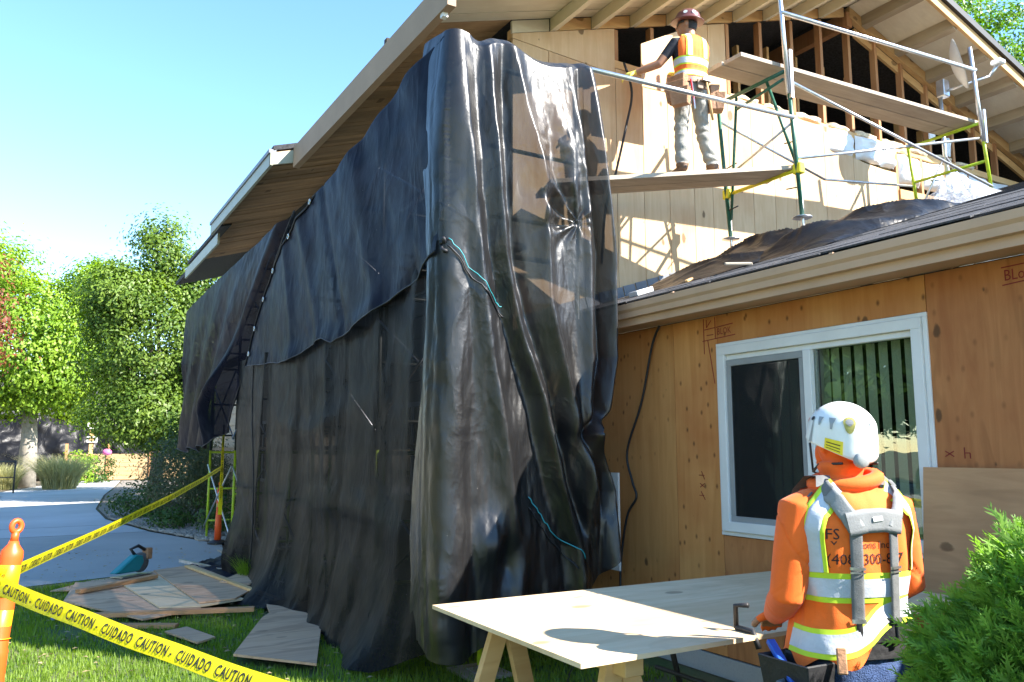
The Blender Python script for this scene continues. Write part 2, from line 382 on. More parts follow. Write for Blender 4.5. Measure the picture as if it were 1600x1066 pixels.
M['gravel'] = groundmat('gravel bed', (.16, .14, .12), (.30, .27, .23), (.2, .17, .14), 3, 40, 1)
sheet('ground', [(-400, -300), (400, -300), (400, 700), (-400, 700)], -.03, M['soil'])
sheet('lawn', [(-30, -12), (4.4, -12), (4.4, 7), (4.1, 9), (4.1, 14), (3.05, 14.6), (2.75, 13.3), (1.7, 12.2), (-.2, 11.5), (-30, 10.5)], -.012, M['lawn'])
sheet('driveway', [(-30, 10.55), (-.2, 11.5), (1.7, 12.2), (2.75, 13.3), (3.05, 15.1), (2.25, 18.2), (-30, 17.0)], -.008, M['conc_a'])
sheet('path', [(-30, 17.05), (2.25, 18.25), (1.75, 22), (1.8, 26), (2.6, 34), (3.65, 42), (4.6, 50), (2.2, 50), (1.05, 46), (-.7, 38.5), (-3, 36), (-30, 35)], -.008, M['conc_b'])
sheet('gravel_bed', [(3.1, 14.65), (4.14, 14.2), (9, 30), (7, 50), (4.7, 50), (3.72, 42), (2.67, 34), (1.87, 26), (1.82, 22), (2.32, 18.3), (3.1, 15.1)], -.006, M['gravel'])
sheet('planting_bed', [(-30, 35.1), (-3, 36.1), (-.75, 38.6), (1.0, 46.1), (2.1, 50), (2, 51), (-30, 51)], -.006, M['soil'])

# ================================================================ HOUSE
cX, aX, eX, bY, SL = 4.14, 9.75, 15.36, 7.0, .32
def rz(x): return 5.99 + SL*min(x-cX, eX-x)
house = empty('house', (9.7, 9, 0), 'two storey house with bare plywood gable and low plywood wing under renovation', 'house')
# ---- gable wall
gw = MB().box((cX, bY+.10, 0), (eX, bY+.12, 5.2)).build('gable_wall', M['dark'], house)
def grooved(x0, x1, z0, zt, name='plywood_panel', mat=None, y=bY, step=.2, par=None):
    mb = MB(); n = max(1, round((x1-x0)/step)); g = .004
    for i in range(n):
        a = x0+(x1-x0)*i/n; b = x0+(x1-x0)*(i+1)/n
        ga = 0 if i == 0 else g; gb = 0 if i == n-1 else g
        mb.prism([(a+ga, z0), (b-gb, z0), (b-gb, zt(b)), (a+ga, zt(a))], 1, y-.016, y-.004)
    mb.prism([(x0, z0), (x1, z0), (x1, zt(x1)-.01), (x0, zt(x0)-.01)], 1, y-.0035, y+.012)
    return mb.build(name, mat or M['ply_sun'], par or gw)
seams = [cX, 5.50, 6.66, 7.26, 8.45, 9.66, 10.62]
diag = lambda x: 5.93 - .05*(x-cX)
grooved(cX, 5.496, 2.5, lambda x: diag(x)-.004, step=.46)
MB().prism([(cX, diag(cX)+.004), (5.496, diag(5.496)+.004), (5.496, rz(5.496)-.01), (cX, rz(cX)-.005)], 1, bY-.014, bY+.01).build('plywood_panel', M['ply_sun'], gw)
grooved(5.504, 6.656, 2.7, lambda x: 5.93, step=.41)
grooved(6.664, 7.256, 3.0, lambda x: rz(x)-.02, step=.3)
grooved(7.264, 8.446, 3.2, lambda x: 6.02-.01*(x-7.2)+.02*math.sin(x*9), step=.4)
grooved(8.454, 9.656, 3.5, lambda x: 6.0-.03*math.sin(x*7), step=.6)
grooved(9.664, 10.616, 3.9, lambda x: 5.62-.04*math.sin(x*5), step=.48)
# studs, plates and attic
for i in range(11):
    x = 7.30+.605*i
    if x > 13.6: break
    MB().box((x, bY+.012, 6.06), (x+.055, bY+.10, rz(x)-.005)).build('stud', M['stud'], gw)
for x in (5.52, 6.06, 6.60): MB().box((x, bY+.014, 5.9), (x+.05, bY+.1, rz(x)-.005)).build('stud', M['stud'], gw)
for i in range(9):
    x = 7.62+.605*i
    MB().box((x, bY+.7, 5.7), (x+.045, bY+.79, min(rz(x)-.03, 7.4))).build('stud', M['stud_y'], gw)
MB().box((cX, bY+.012, 5.955), (eX, bY+.098, 6.05)).build('top_plate', M['stud_y'], gw)
MB().prism([(10.7, 5.24), (14.4, 5.34), (14.4, 5.48), (10.7, 5.38)], 1, bY-.012, bY+.05).build('ledger_board', M['stud_y'], gw)
for i in range(7):
    x = 10.66+.605*i; MB().box((x, bY+.012, 4.3), (x+.05, bY+.098, 5.95)).build('stud', M['stud'], gw)
for x0, z0, x1, z1, yy in ((7.0, 7.0, 10.6, 5.85, 1.1), (7.0, 6.6, 9.6, 5.8, 1.6), (8.2, 5.9, 9.4, 7.2, 2.2), (9.9, 6.35, 12.3, 6.1, .9), (10.8, 6.9, 12.6, 5.95, 1.8)):
    MB().beam((x0, bY+yy, z0), (x1, bY+yy, z1), .05, .11, up=(0, 0, 1)).build('truss_web', M['stud_y'], gw)
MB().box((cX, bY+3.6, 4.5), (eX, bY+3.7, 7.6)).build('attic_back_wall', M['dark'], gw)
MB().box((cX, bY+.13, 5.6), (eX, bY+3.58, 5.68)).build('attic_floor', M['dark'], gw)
# insulation batts
M['batt'] = plain('white foil insulation', (.80, .81, .82), .38, var=.05, scale=5, bump=.8, bscale=9, spec=.6)
M['fluff'] = plain('loose insulation', (.66, .54, .38), .95, var=.3, scale=14, bump=1, bscale=22)
def batt(x0, x1, z0, z1, y, bulge, name='insulation_batt', mat=None, seed=0):
    n = 12; m_ = 14; P = []
    for i in range(n+1):
        r = []
        for j in range(m_+1):
            u = i/n; w = j/m_; e = (1-(2*u-1)**6)*(1-(2*w-1)**8)
            nz = mnoise.noise(Vector((x0*3+u*3, seed+w*4, 1.7)))
            r.append((x0+(x1-x0)*u+.012*nz, y-bulge*e*(1+.6*nz), z0+(z1-z0)*w+.02*nz))
        P.append(r)
    return MB().grid(P).build(name, mat or M['batt'], gw, fix=False)
for i in range(6):
    x = 10.71+.605*i
    batt(x+.005, x+.55, 5.5, min(5.94, rz(x)-.1), bY+.05, .10, seed=i)
    batt(x+.005, x+.55, 4.4, 5.22, bY+.05, .13, seed=i+9)
for i, (x, w) in enumerate(((9.14, .54), (9.75, .54), (10.3, .3))): batt(x, x+w, 5.66, 6.0, bY+.01, .08, seed=i+20)
for i in range(9):
    x = 7.36+.605*i
    if x < 12.3: batt(x, x+.5, 6.02, 6.075+.04*R_.random(), bY+.03, .05, 'loose_insulation', M['fluff'], i+40)
for x, z in ((11.0, 6.75), (11.5, 6.55), (11.9, 6.42)):
    batt(x, x+.14, z-.3, z, bY-.005, .03, 'vapour_barrier_shred', M['batt'], int(x*10))
# ---- main roof
OY = 6.07
mr_ = MB()
def roofslab(x0, x1, y0, y1, zf, th=.14, off=.16):
    MB_ = MB(); 
    MB_.add([(x0,y0,zf(x0)+off),(x1,y0,zf(x1)+off),(x1,y1,zf(x1)+off),(x0,y1,zf(x0)+off),(x0,y0,zf(x0)+off+th),(x1,y0,zf(x1)+off+th),(x1,y1,zf(x1)+off+th),(x0,y1,zf(x0)+off+th)],
        [(0,3,2,1),(4,5,6,7),(0,1,5,4),(1,2,6,5),(2,3,7,6),(3,0,4,7)]); return MB_
lz = lambda x: 5.99+SL*(x-cX); rzr = lambda x: 5.99+SL*(eX-x)
main_roof = roofslab(3.02, aX, OY, 22, lz, .09, .17)
main_roof.v += [tuple(p) for p in roofslab(aX, eX+1.1, OY+.0, 22, rzr, .09, .17).v]; main_roof.f += [tuple(i+8 for i in f) for f in main_roof.f[:6]]; main_roof.sm += [False]*6; main_roof.mi += [0]*6
mr = main_roof.build('main_roof', M['roof'], house)
roofslab(2.66, 3.0, 10.95, 15.2, lz, .07, .19).build('eave_extension', M['roof'], mr)
roofslab(2.80, 3.0, 15.25, 18.8, lz, .07, .12).build('eave_extension', M['roof'], mr)
# soffit boards along the left eave
nb = 0; y = OY+.03
while y < 18.7:
    x0 = 3.03 if y < 10.9 else (2.70 if y < 15.1 else 2.84)
    m_ = M['cream_soffit'] if y < 7.0 else M['soffit']
    mb = MB(); w = .135; o_ = .150+R_.uniform(-.004, .004)
    xe = cX-.01 if y > bY else 9.70
    if y < bY and y+w > bY-.01: w = bY-.012-y
    if w > .03: mb.add([(x0,y,lz(x0)+o_),(xe,y,lz(xe)+o_),(xe,y+w,lz(xe)+o_),(x0,y+w,lz(x0)+o_),(x0,y,lz(x0)+o_+.016),(xe,y,lz(xe)+o_+.016),(xe,y+w,lz(xe)+o_+.016),(x0,y+w,lz(x0)+o_+.016)],
        [(0,3,2,1),(4,5,6,7),(0,1,5,4),(1,2,6,5),(2,3,7,6),(3,0,4,7)]); mb.build('soffit_board', m_, mr); nb += 1
    y += .141 if y < bY-.15 or y > bY else max(.02, bY+.005-y)
# eave fascias
MB().box((2.93, OY, 5.50), (3.015, 10.93, 5.80)).build('fascia_board', M['fascia'], mr)
MB().box((2.62, 10.95, 5.49), (2.66, 15.2, 5.66)).build('fascia_board', M['fascia_g'], mr)
MB().prism([(2.62, 5.49), (3.0, 5.60), (3.0, 5.78), (2.62, 5.66)], 1, 10.945, 10.985).build('fascia_return', M['fascia_g'], mr)
MB().box((2.60, 10.95, 5.665), (2.70, 15.2, 5.72)).build('drip_edge', M['flash'], mr)
MB().box((2.76, 15.25, 5.36), (2.80, 18.8, 5.56)).build('fascia_board', M['fascia_g'], mr)
MB().box((2.95, 6.2, 5.46), (3.0, 6.26, 5.50)).build('gutter_bracket', M['white'], mr)
# left rake: cream fascia, lookouts, blocking
MB().prism([(3.0, lz(3.0)+.06), (aX, lz(aX)+.06), (aX, lz(aX)+.25), (3.0, lz(3.0)+.25)], 1, OY-.045, OY-.005).build('rake_board', M['cream'], mr)
for i in range(10):
    x = 4.62+.56*i
    if x > 9.6: break
    mb = MB(); mb.prism([(x, lz(x)+.0), (x+.085, lz(x+.085)+.0), (x+.085, lz(x)+.145), (x, lz(x)+.143)], 1, OY, bY-.005); mb.build('lookout', M['cream'], mr)
    mb = MB(); xa = x+.09; xb = x+.555
    mb.prism([(xa, lz(xa)+.004), (xb, lz(xb)+.004), (xb, lz(xb)+.142), (xa, lz(xa)+.142)], 1, bY-.004, bY+.03); mb.build('blocking', M['stud_y'], mr)
MB().prism([(cX, lz(cX)+.004), (4.61, lz(4.61)+.004), (4.61, lz(4.61)+.142), (cX, lz(cX)+.142)], 1, bY-.004, bY+.03).build('blocking', M['cream_soffit'], mr)
# right rake: bare rake board, dark edge, weathered lookouts, plywood soffit panels
MB().prism([(aX, rzr(aX)+.02), (eX+1.1, rzr(eX+1.1)+.02), (eX+1.1, rzr(eX+1.1)+.17), (aX, rzr(aX)+.17)], 1, OY-.05, OY-.005).build('rake_board', M['stud_y'], mr)
MB().prism([(aX, rzr(aX)+.175), (eX+1.12, rzr(eX+1.12)+.175), (eX+1.12, rzr(eX+1.12)+.275), (aX, rzr(aX)+.275)], 1, OY-.10, OY-.002).build('roof_edge', M['black'], mr)
M['weathered'] = wood('weathered lookout', (.33, .26, .18), (.43, .35, .25), 1, .4)
M['soffit_ply'] = wood('painted soffit plywood', (.60, .53, .41), (.70, .63, .50), 0, .5, stain=(.52, .43, .31), rnd=.08)
MB().prism([(aX, rzr(aX)-.02), (eX, rzr(eX)-.02), (eX, rzr(eX)+.14), (aX, rzr(aX)+.14)], 1, bY-.03, bY+.05).build('rake_rafter', M['stud_y'], mr)
MB().prism([(aX+.2, rzr(aX+.2)-.16), (eX, rzr(eX)-.16), (eX, rzr(eX)-.03), (aX+.2, rzr(aX+.2)-.03)], 1, bY+.05, bY+.09).build('rake_rafter', M['stud_y'], mr)
for i in range(9):
    x = aX+.25+.74*i
    MB().prism([(x, rzr(x)-.01), (x+.09, rzr(x+.09)-.01), (x+.09, rzr(x+.09)+.145), (x, rzr(x)+.145)], 1, OY, bY-.035).build('lookout', M['weathered'], mr)
    xa = x+.005; xb = x+.735
    mb = MB().add([(xa,OY,rzr(xa)+.148),(xb,OY,rzr(xb)+.148),(xb,bY,rzr(xb)+.148),(xa,bY,rzr(xa)+.148),(xa,OY,rzr(xa)+.163),(xb,OY,rzr(xb)+.163),(xb,bY,rzr(xb)+.163),(xa,bY,rzr(xa)+.163)],
        [(0,3,2,1),(4,5,6,7),(0,1,5,4),(1,2,6,5),(2,3,7,6),(3,0,4,7)]); mb.build('soffit_panel', M['soffit_ply'], mr)
xa, xb = aX+.002, aX+.25
MB().add([(xa,OY,rzr(xa)+.148),(xb,OY,rzr(xb)+.148),(xb,bY,rzr(xb)+.148),(xa,bY,rzr(xa)+.148),(xa,OY,rzr(xa)+.163),(xb,OY,rzr(xb)+.163),(xb,bY,rzr(xb)+.163),(xa,bY,rzr(xa)+.163)],
    [(0,3,2,1),(4,5,6,7),(0,1,5,4),(1,2,6,5),(2,3,7,6),(3,0,4,7)]).build('soffit_panel', M['soffit_ply'], mr)
MB().box((aX-.06, bY-.02, rz(aX)-.16), (aX+.05, bY+3.5, rz(aX)+.06)).build('ridge_beam', M['stud'], mr)
# ---- long side wall (behind the sheeting)
M['siding'] = plain('tan siding paint', (.46, .36, .25), .7, var=.12, scale=1.5, bump=.1)
sw = MB().box((cX, bY+.125, .0), (cX+.12, 22, 5.95)).build('side_wall', M['siding'], house)
for k in range(20):
    MB().prism([(cX-.022, .3+k*.27), (cX-.002, .3+k*.27), (cX-.002, .565+k*.27), (cX-.006, .565+k*.27)], 1, bY+.13, 22).build('siding_board', M['siding'], sw)
M['pane_dark'] = plain('dark window glass', (.03, .035, .04), .08, var=.2, spec=.8)
for y0, z0 in ((8.6, 1.0), (12.2, 1.0), (8.6, 3.6), (12.2, 3.6), (16, 3.6), (16, 1.0)):
    w_ = MB().box((cX-.05, y0, z0), (cX-.024, y0+1.5, z0+.06)).box((cX-.05, y0, z0+1.14), (cX-.024, y0+1.5, z0+1.2)).box((cX-.05, y0, z0+.06), (cX-.024, y0+.06, z0+1.14)).box((cX-.05, y0+1.44, z0+.06), (cX-.024, y0+1.5, z0+1.14)).box((cX-.05, y0+.72, z0+.06), (cX-.024, y0+.78, z0+1.14)).build('side_window', M['white'], house)
    MB().box((cX-.035, y0+.06, z0+.06), (cX-.025, y0+1.44, z0+1.14)).build('pane', M['pane_dark'], w_)
MB().box((eX-.12, bY+.125, 0), (eX, 22, 5.95)).build('side_wall', M['siding'], house)
MB().box((cX, 21.9, 0), (eX, 22, 6.0)).build('rear_wall', M['siding'], house)

# ---- wing
wX, gX = 4.40, 4.10
wz = lambda x: 2.78 + .33*(x-gX)
ww = MB().box((wX+.02, -6, 0), (wX+.10, 2.80, 2.62)).box((wX+.02, 4.38, 0), (wX+.10, 6.9, 2.62)).box((wX+.02, 2.80, 0), (wX+.10, 4.38, 1.02)).box((wX+.02, 2.80, 2.37), (wX+.10, 4.38, 2.62)).build('wing_wall', M['dark'], house)
MB().box((wX-.01, -6, 0), (wX+.019, 6.9, .14)).build('foundation', M['conc_a'], ww)
def wpanel(y0, y1, z0, z1, m): return MB().box((wX, y0, z0), (wX+.018, y1, z1)).build('plywood_panel', M[m], ww)
for y0, y1, z0, z1, m in ((6.08, 6.9, .15, 2.61, 'ply_wing'), (4.905, 6.075, .15, 2.61, 'ply_wing'), (4.425, 4.90, .15, 2.61, 'ply_wing'), (2.765, 4.42, 2.395, 2.61, 'ply_wing'),
        (1.55, 2.76, .15, 2.61, 'ply_wing2'), (.33, 1.545, .15, 2.61, 'ply_wing2'), (-.89, .325, .15, 2.61, 'ply_wing'), (-2.1, -.895, .15, 2.61, 'ply_wing'), (-3.3, -2.105, .15, 2.61, 'ply_wing'), (2.765, 4.42, .15, .995, 'ply_wing2')):
    wpanel(y0, y1, z0, z1, m)
# window
win = empty('window', (wX, 3.6, 1.02), parent=house)
def fr(name, y0, y1, z0, z1, x0, x1, m='white', par=win, bev=.003): return MB().box((x0, y0, z0), (x1, y1, z1)).build(name, M[m], par, bevel=bev)
fo = MB()
wf = fr('window_frame', 2.79, 4.40, 2.30, 2.365, wX-.03, wX+.06)
for a in ((2.79, 4.40, 1.03, 1.10), (4.335, 4.40, 1.1, 2.30), (2.79, 2.855, 1.1, 2.30)): fr('window_frame', *a, wX-.03, wX+.06)
for a in ((2.76, 4.43, 2.366, 2.392), (2.76, 4.43, 1.0, 1.029), (4.401, 4.43, 1.03, 2.366), (2.76, 2.789, 1.03, 2.366)): fr('nailing_fin', *a, wX-.012, wX+.016)
fr('window_frame', 2.857, 4.333, 2.262, 2.299, wX-.005, wX+.05)
fr('meeting_rail', 3.575, 3.635, 1.1, 2.262, wX-.02, wX+.05)
M['grey_al'] = plain('grey screen frame', (.30, .31, .31), .5, var=.1)
for a in ((3.64, 4.333, 2.215, 2.26), (3.64, 4.333, 1.10, 1.14), (4.29, 4.333, 1.14, 2.215), (3.64, 3.675, 1.14, 2.215)): fr('screen_frame', *a, wX-.012, wX+.004, 'grey_al')
def glassmat():
    m, t, p = newmat('window glass'); t.nodes.remove(p)
    g = N(t, 'ShaderNodeBsdfGlossy', i_Roughness=.0); g.inputs[0].default_value = (.95, .97, 1, 1)
    tr = N(t, 'ShaderNodeBsdfTransparent'); tr.inputs[0].default_value = (.84, .90, .86, 1)
    co = coords(t, (1, 1.3, 1.3)); nz = N(t, 'ShaderNodeTexNoise', i_Scale=1.5, i_Detail=2); L(t, co, nz.inputs['Vector'])
    b = N(t, 'ShaderNodeBump', i_Strength=.05, i_Distance=.05); L(t, nz.outputs[0], b.inputs['Height']); L(t, b.outputs[0], g.inputs['Normal'])
    fn = N(t, 'ShaderNodeFresnel', i_IOR=1.5); ad = N(t, 'ShaderNodeMath', operation='ADD'); ad.inputs[1].default_value = .03; L(t, fn.outputs[0], ad.inputs[0])
    mx = N(t, 'ShaderNodeMixShader'); L(t, ad.outputs[0], mx.inputs[0]); L(t, tr.outputs[0], mx.inputs[1]); L(t, g.outputs[0], mx.inputs[2])
    L(t, mx.outputs[0], t.nodes['Material Output'].inputs[0]); return m
def screenmat():
    m, t, p = newmat('insect screen'); p.inputs['Base Color'].default_value = (.012, .014, .014, 1); p.inputs['Roughness'].default_value = .8
    tr = N(t, 'ShaderNodeBsdfTransparent'); mx = N(t, 'ShaderNodeMixShader'); mx.inputs[0].default_value = .55
    L(t, p.outputs[0], mx.inputs[1]); L(t, tr.outputs[0], mx.inputs[2]); L(t, mx.outputs[0], t.nodes['Material Output'].inputs[0]); return m
M['glass'] = glassmat(); M['screen'] = screenmat()
for y0, y1, x in ((2.857, 3.575, wX+.018), (3.636, 4.333, wX+.030)):
    MB().box((x, y0, 1.1), (x+.004, y1, 2.262)).build('pane', M['glass'], win)
MB().box((wX-.006, 3.676, 1.142), (wX-.005, 4.289, 2.213)).build('insect_screen', M['screen'], win)
M['blind'] = plain('pale vertical blind', (.46, .48, .36), .75, var=.06, scale=2)
for i in range(17):
    y = 2.88+.0875*i; a = rad(52 if i < 8 else 40); h = .043
    dx, dy = h*math.sin(a), h*math.cos(a)
    P = [[(wX+.16-dx+.006*math.cos(3.14*s), y-dy+2*dy*s, z) for z in (1.12, 2.27)] for s in (0, .25, .5, .75, 1)]
    MB().grid(P).build('blind_slat', M['blind'], win, fix=False)
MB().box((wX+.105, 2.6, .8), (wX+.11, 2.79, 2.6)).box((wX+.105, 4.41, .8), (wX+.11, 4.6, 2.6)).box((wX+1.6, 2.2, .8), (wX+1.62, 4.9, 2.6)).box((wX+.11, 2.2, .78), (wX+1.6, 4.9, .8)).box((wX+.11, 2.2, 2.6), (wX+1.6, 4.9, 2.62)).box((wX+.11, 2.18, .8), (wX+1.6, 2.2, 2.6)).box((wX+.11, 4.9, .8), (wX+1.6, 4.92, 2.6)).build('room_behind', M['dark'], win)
# wing roof
wr = MB().add([(gX, -6, wz(gX)-.03), (15, -6, wz(15)-.03), (15, bY-.02, wz(15)-.03), (gX, bY-.02, wz(gX)-.03), (gX, -6, wz(gX)-.0), (15, -6, wz(15)), (15, bY-.02, wz(15)), (gX, bY-.02, wz(gX))],
    [(0,3,2,1),(4,5,6,7),(0,1,5,4),(1,2,6,5),(2,3,7,6),(3,0,4,7)]).build('wing_roof', M['roof'], house)
# shingles, three-tab lengths, nearest courses one by one, laid on the slope
cnt = 0
sh_me = None
for c in range(24):
    xa = gX-.02+.145*c; y = bY-.05-(.3 if c % 2 else 0)
    while y > .8 and cnt < 298:
        jw = R_.uniform(-.004, .004)
        if sh_me is None:
            mb = MB(); mb.add([(0,0,0),(.30,0,.006),(.30,-.92,.006),(0,-.92,0),(0,0,.011),(.30,0,.010),(.30,-.92,.010),(0,-.92,.011)], [(0,3,2,1),(4,5,6,7),(0,1,5,4),(1,2,6,5),(2,3,7,6),(3,0,4,7)])
            sh_me = mb.mesh('shingle', (0, 0, 0)); sh_me.materials.append(M['roof'])
        o = bpy.data.objects.new('shingle', sh_me); COL.objects.link(o); o.parent = wr
        Lc = Vector((xa+jw, y, wz(xa)+.003+.010*R_.random())); WO[o] = Lc; o.location = Lc-WO[wr]
        o.rotation_euler = (R_.uniform(-.004, .004), -math.atan(.33)+R_.uniform(-.012, .004), 0)
        y -= .935; cnt += 1
rest = MB()
for c in range(24, 60):
    xa = gX-.02+.145*c
    rest.add([(xa, -1, wz(xa)+.012), (xa+.16, -1, wz(xa+.16)+.004), (xa+.16, 6.9, wz(xa+.16)+.004), (xa, 6.9, wz(xa)+.012), (xa, -1, wz(xa)+.001), (xa, 6.9, wz(xa)+.001)], [(0, 1, 2, 3), (4, 0, 3, 5)])
tag(rest.build('shingle_courses', M['roof'], wr, fix=False), kind='stuff')
for i in range(15):
    x = gX+.12+.17*i
    MB().box((0, 0, 0), (.165, .004, .125), M=Matrix.Translation((x, bY-.03-.0012*(i % 2), wz(x)+.012)) @ Matrix.Rotation(-math.atan(.33)*.9, 4, 'Y')).build('step_flashing', M['flash'], wr)
# gutter, fascia, soffit
gt = MB().prism([(gX+.02, 2.655), (gX-.022, 2.658), (gX-.028, 2.70), (gX-.046, 2.72), (gX-.052, 2.765), (gX-.044, 2.765), (gX-.038, 2.726), (gX-.020, 2.705), (gX-.014, 2.665), (gX+.02, 2.663)], 1, -6, 6.9).build('gutter', M['gutter'], house)
MB().box((gX+.022, -6, 2.60), (gX+.05, 6.9, 2.745)).build('fascia_board', M['gutter'], gt)
MB().box((gX+.052, -6, 2.622), (wX+.02, 6.9, 2.645)).build('soffit_panel', M['gutter'], gt)
for y in (5.9, 4.5, 3.1, 1.7): MB().box((gX-.056, y, 2.760), (gX+.02, y+.025, 2.771)).build('gutter_hanger', M['gutter'], gt)
# marker writing on the plywood
M['marker'] = plain('red marker', (.22, .015, .012), .7, var=.3)
def wallmark(segs, name='marker_drawing', th=.006):
    mb = MB()
    for (y0, z0), (y1, z1) in segs: mb.beam((wX-.0015, y0, z0), (wX-.0015, y1, z1), th, .002, up=(1, 0, 0))
    mb.build(name, M['marker'], ww)
def walltext(s, y, z, size, xs=.8):
    v, f = text_mesh(s, size, xs=xs); mb = MB()
    mb.add([(wX-.0025, y-p[0], z+p[1]) for p in v], f); mb.build('marker_text', M['marker'], ww, fix=False)
wallmark([((4.56, 2.60), (4.56, 2.33)), ((4.44, 2.60), (4.44, 2.44)), ((4.56, 2.515), (4.44, 2.52)), ((4.575, 2.43), (4.24, 2.445)), ((4.53, 2.47), (4.46, 2.47)), ((4.53, 2.59), (4.53, 2.53)), ((4.53, 2.53), (4.48, 2.58)), ((4.43, 2.52), (4.26, 2.53)), ((4.52, 2.43), (4.46, 2.1))])
walltext('BLOK', 4.42, 2.462, .07)
wallmark([((2.33, 2.565), (2.12, 2.57)), ((2.33, 2.47), (2.10, 2.485))])
walltext('BLoK', 2.32, 2.492, .085)
wallmark([((4.66, 1.42), (4.60, 1.42)), ((4.63, 1.45), (4.60, 1.39)), ((4.65, 1.36), (4.60, 1.33)), ((4.65, 1.33), (4.60, 1.36)), ((4.64, 1.30), (4.60, 1.24)), ((4.66, 1.27), (4.61, 1.27))], th=.005)
wallmark([((2.71, 1.6), (2.66, 1.57)), ((2.71, 1.57), (2.66, 1.6)), ((2.60, 1.62), (2.60, 1.56)), ((2.60, 1.59), (2.57, 1.59)), ((2.57, 1.59), (2.57, 1.56))], th=.005)
# ================================================================ TARPS
XL, YF = 2.50, 5.10
def interp(pts, q):
    pts = sorted(pts); return np.interp(q, [p[0] for p in pts], [p[1] for p in pts])
def ridge(s, z, line, amp, w, sharp=1.0):
    sr = interp([(b, a) for a, b in line], z); x = np.abs((s-sr)/w)
    return amp/(1+x**(2*sharp))
RA = [(.27,4.59),(.29,3.99),(.32,3.5),(.38,3.02),(.49,2.55),(.68,2.0),(.84,1.34),(.98,.92),(1.05,.3)]
RB = [(.49,4.67),(.6,4.05),(.7,3.56),(.72,3.31),(.77,2.68),(.96,2.01),(1.13,1.38),(1.22,1.05),(1.3,.4)]
RC = [(1.19,4.72),(1.26,3.92),(1.36,3.14),(1.37,2.32),(1.28,1.9),(1.16,1.72),(1.3,1.3),(1.3,.8)]
RD = [(1.02,4.7),(1.08,4.05),(1.13,3.63),(1.15,3.12),(1.16,2.31),(1.12,1.75),(1.1,1.2)]
RE = [(.03,4.65),(.07,3.94),(.15,3.23),(.28,2.26),(.41,1.53),(.5,.8)]
EDGE = [(4.76,1.21),(4.2,1.30),(3.52,1.39),(3.0,1.40),(2.63,1.39),(2.12,1.38),(1.87,1.28),(1.74,1.15),(1.58,1.25),(1.19,1.40),(.9,1.38),(.77,1.26),(.6,1.15),(.2,1.1)]
def tarp_mesh(name, P, mat, label, hem=None):
    nu, nv = P.shape[:2]; v = P.reshape(-1, 3)
    i, j = np.meshgrid(np.arange(nu-1), np.arange(nv-1), indexing='ij'); a = (i*nv+j).ravel()
    f = np.stack([a, a+nv, a+nv+1, a+1], 1)
    base = v.mean(0); base[2] = v[:, 2].min()
    o = np_mesh(name, v, f, mat, None, tuple(base), smooth=True)
    tag(o, label, 'tarp'); return o
def path(s, d):
    """corner path: s<0 along the long side (going +Y), s>0 along the gable side (going +X); d outward"""
    r = .07; q = np.pi/2*r
    s2 = s
    left = s2 <= -q/2; front = s2 >= q/2; th = (s2+q/2)/r
    x = np.where(left, XL-d, np.where(front, XL+r+(s2-q/2), XL+r-(r+d)*np.cos(np.clip(th, 0, np.pi/2))))
    y = np.where(left, YF+r-(s2+q/2), np.where(front, YF-d, YF+r-(r+d)*np.sin(np.clip(th, 0, np.pi/2))))
    return x, y
# ---- front sheet on the gable side
nu, nv = 230, 330
u = np.linspace(0, 1, nu)[:, None]; w = np.linspace(0, 1, nv)[None, :]
zb = .26 + .32*np.clip(u-.45, 0, 1) + .05*np.sin(u*17); zt = 4.72 + .03*np.cos(u*12) - .05*np.exp(-((u-.38)/.06)**2) - .03*np.exp(-((u-.7)/.1)**2)
z = zb + (zt-zb)*w
LW = .30+.14*np.sin(z*1.7)+.08*fbm(z*1.3, 0*z, 77); s = -LW + (interp(EDGE, z)+LW)*u
up_ = np.clip((z-.2)/4.5, 0, 1)
d = ridge(s, z, RA, .12+.02*np.clip((3.6-z)/2, 0, 1), .055, 1.0) + ridge(s, z, RB, .115, .065) + ridge(s, z, RC, .12, .05) + ridge(s, z, RD, .07, .05) + ridge(s, z, RE, .10, .07)
d = d - ridge(s, z, [(a+.14, b) for a, b in RA], .07, .05) - ridge(s, z, [(a-.09, b) for a, b in RC], .08, .03) - ridge(s, z, [(a-.1, b) for a, b in RA], .03, .04)
# slack bag between the second ridge and the edge, with pull wrinkles radiating from it
bag = np.exp(-((s-.88)/.2)**2-((z-3.75)/.42)**2)
ang = np.arctan2(z-3.35, s-1.05); rr = np.hypot(z-3.35, s-1.05)
d += .06*bag*np.sin(ang*9+3*fbm(s*3, z*3, 3)) + .05*bag
d += .05*np.exp(-((s-.25)/.16)**2-((z-4.35)/.28)**2)*np.sin(ang*7+z*5)
# crease collapse at the tie
tie = np.exp(-((z-1.76)/.16)**2); d += tie*.05*np.sin(s*34)*np.clip((s-.75)/.4, 0, 1)
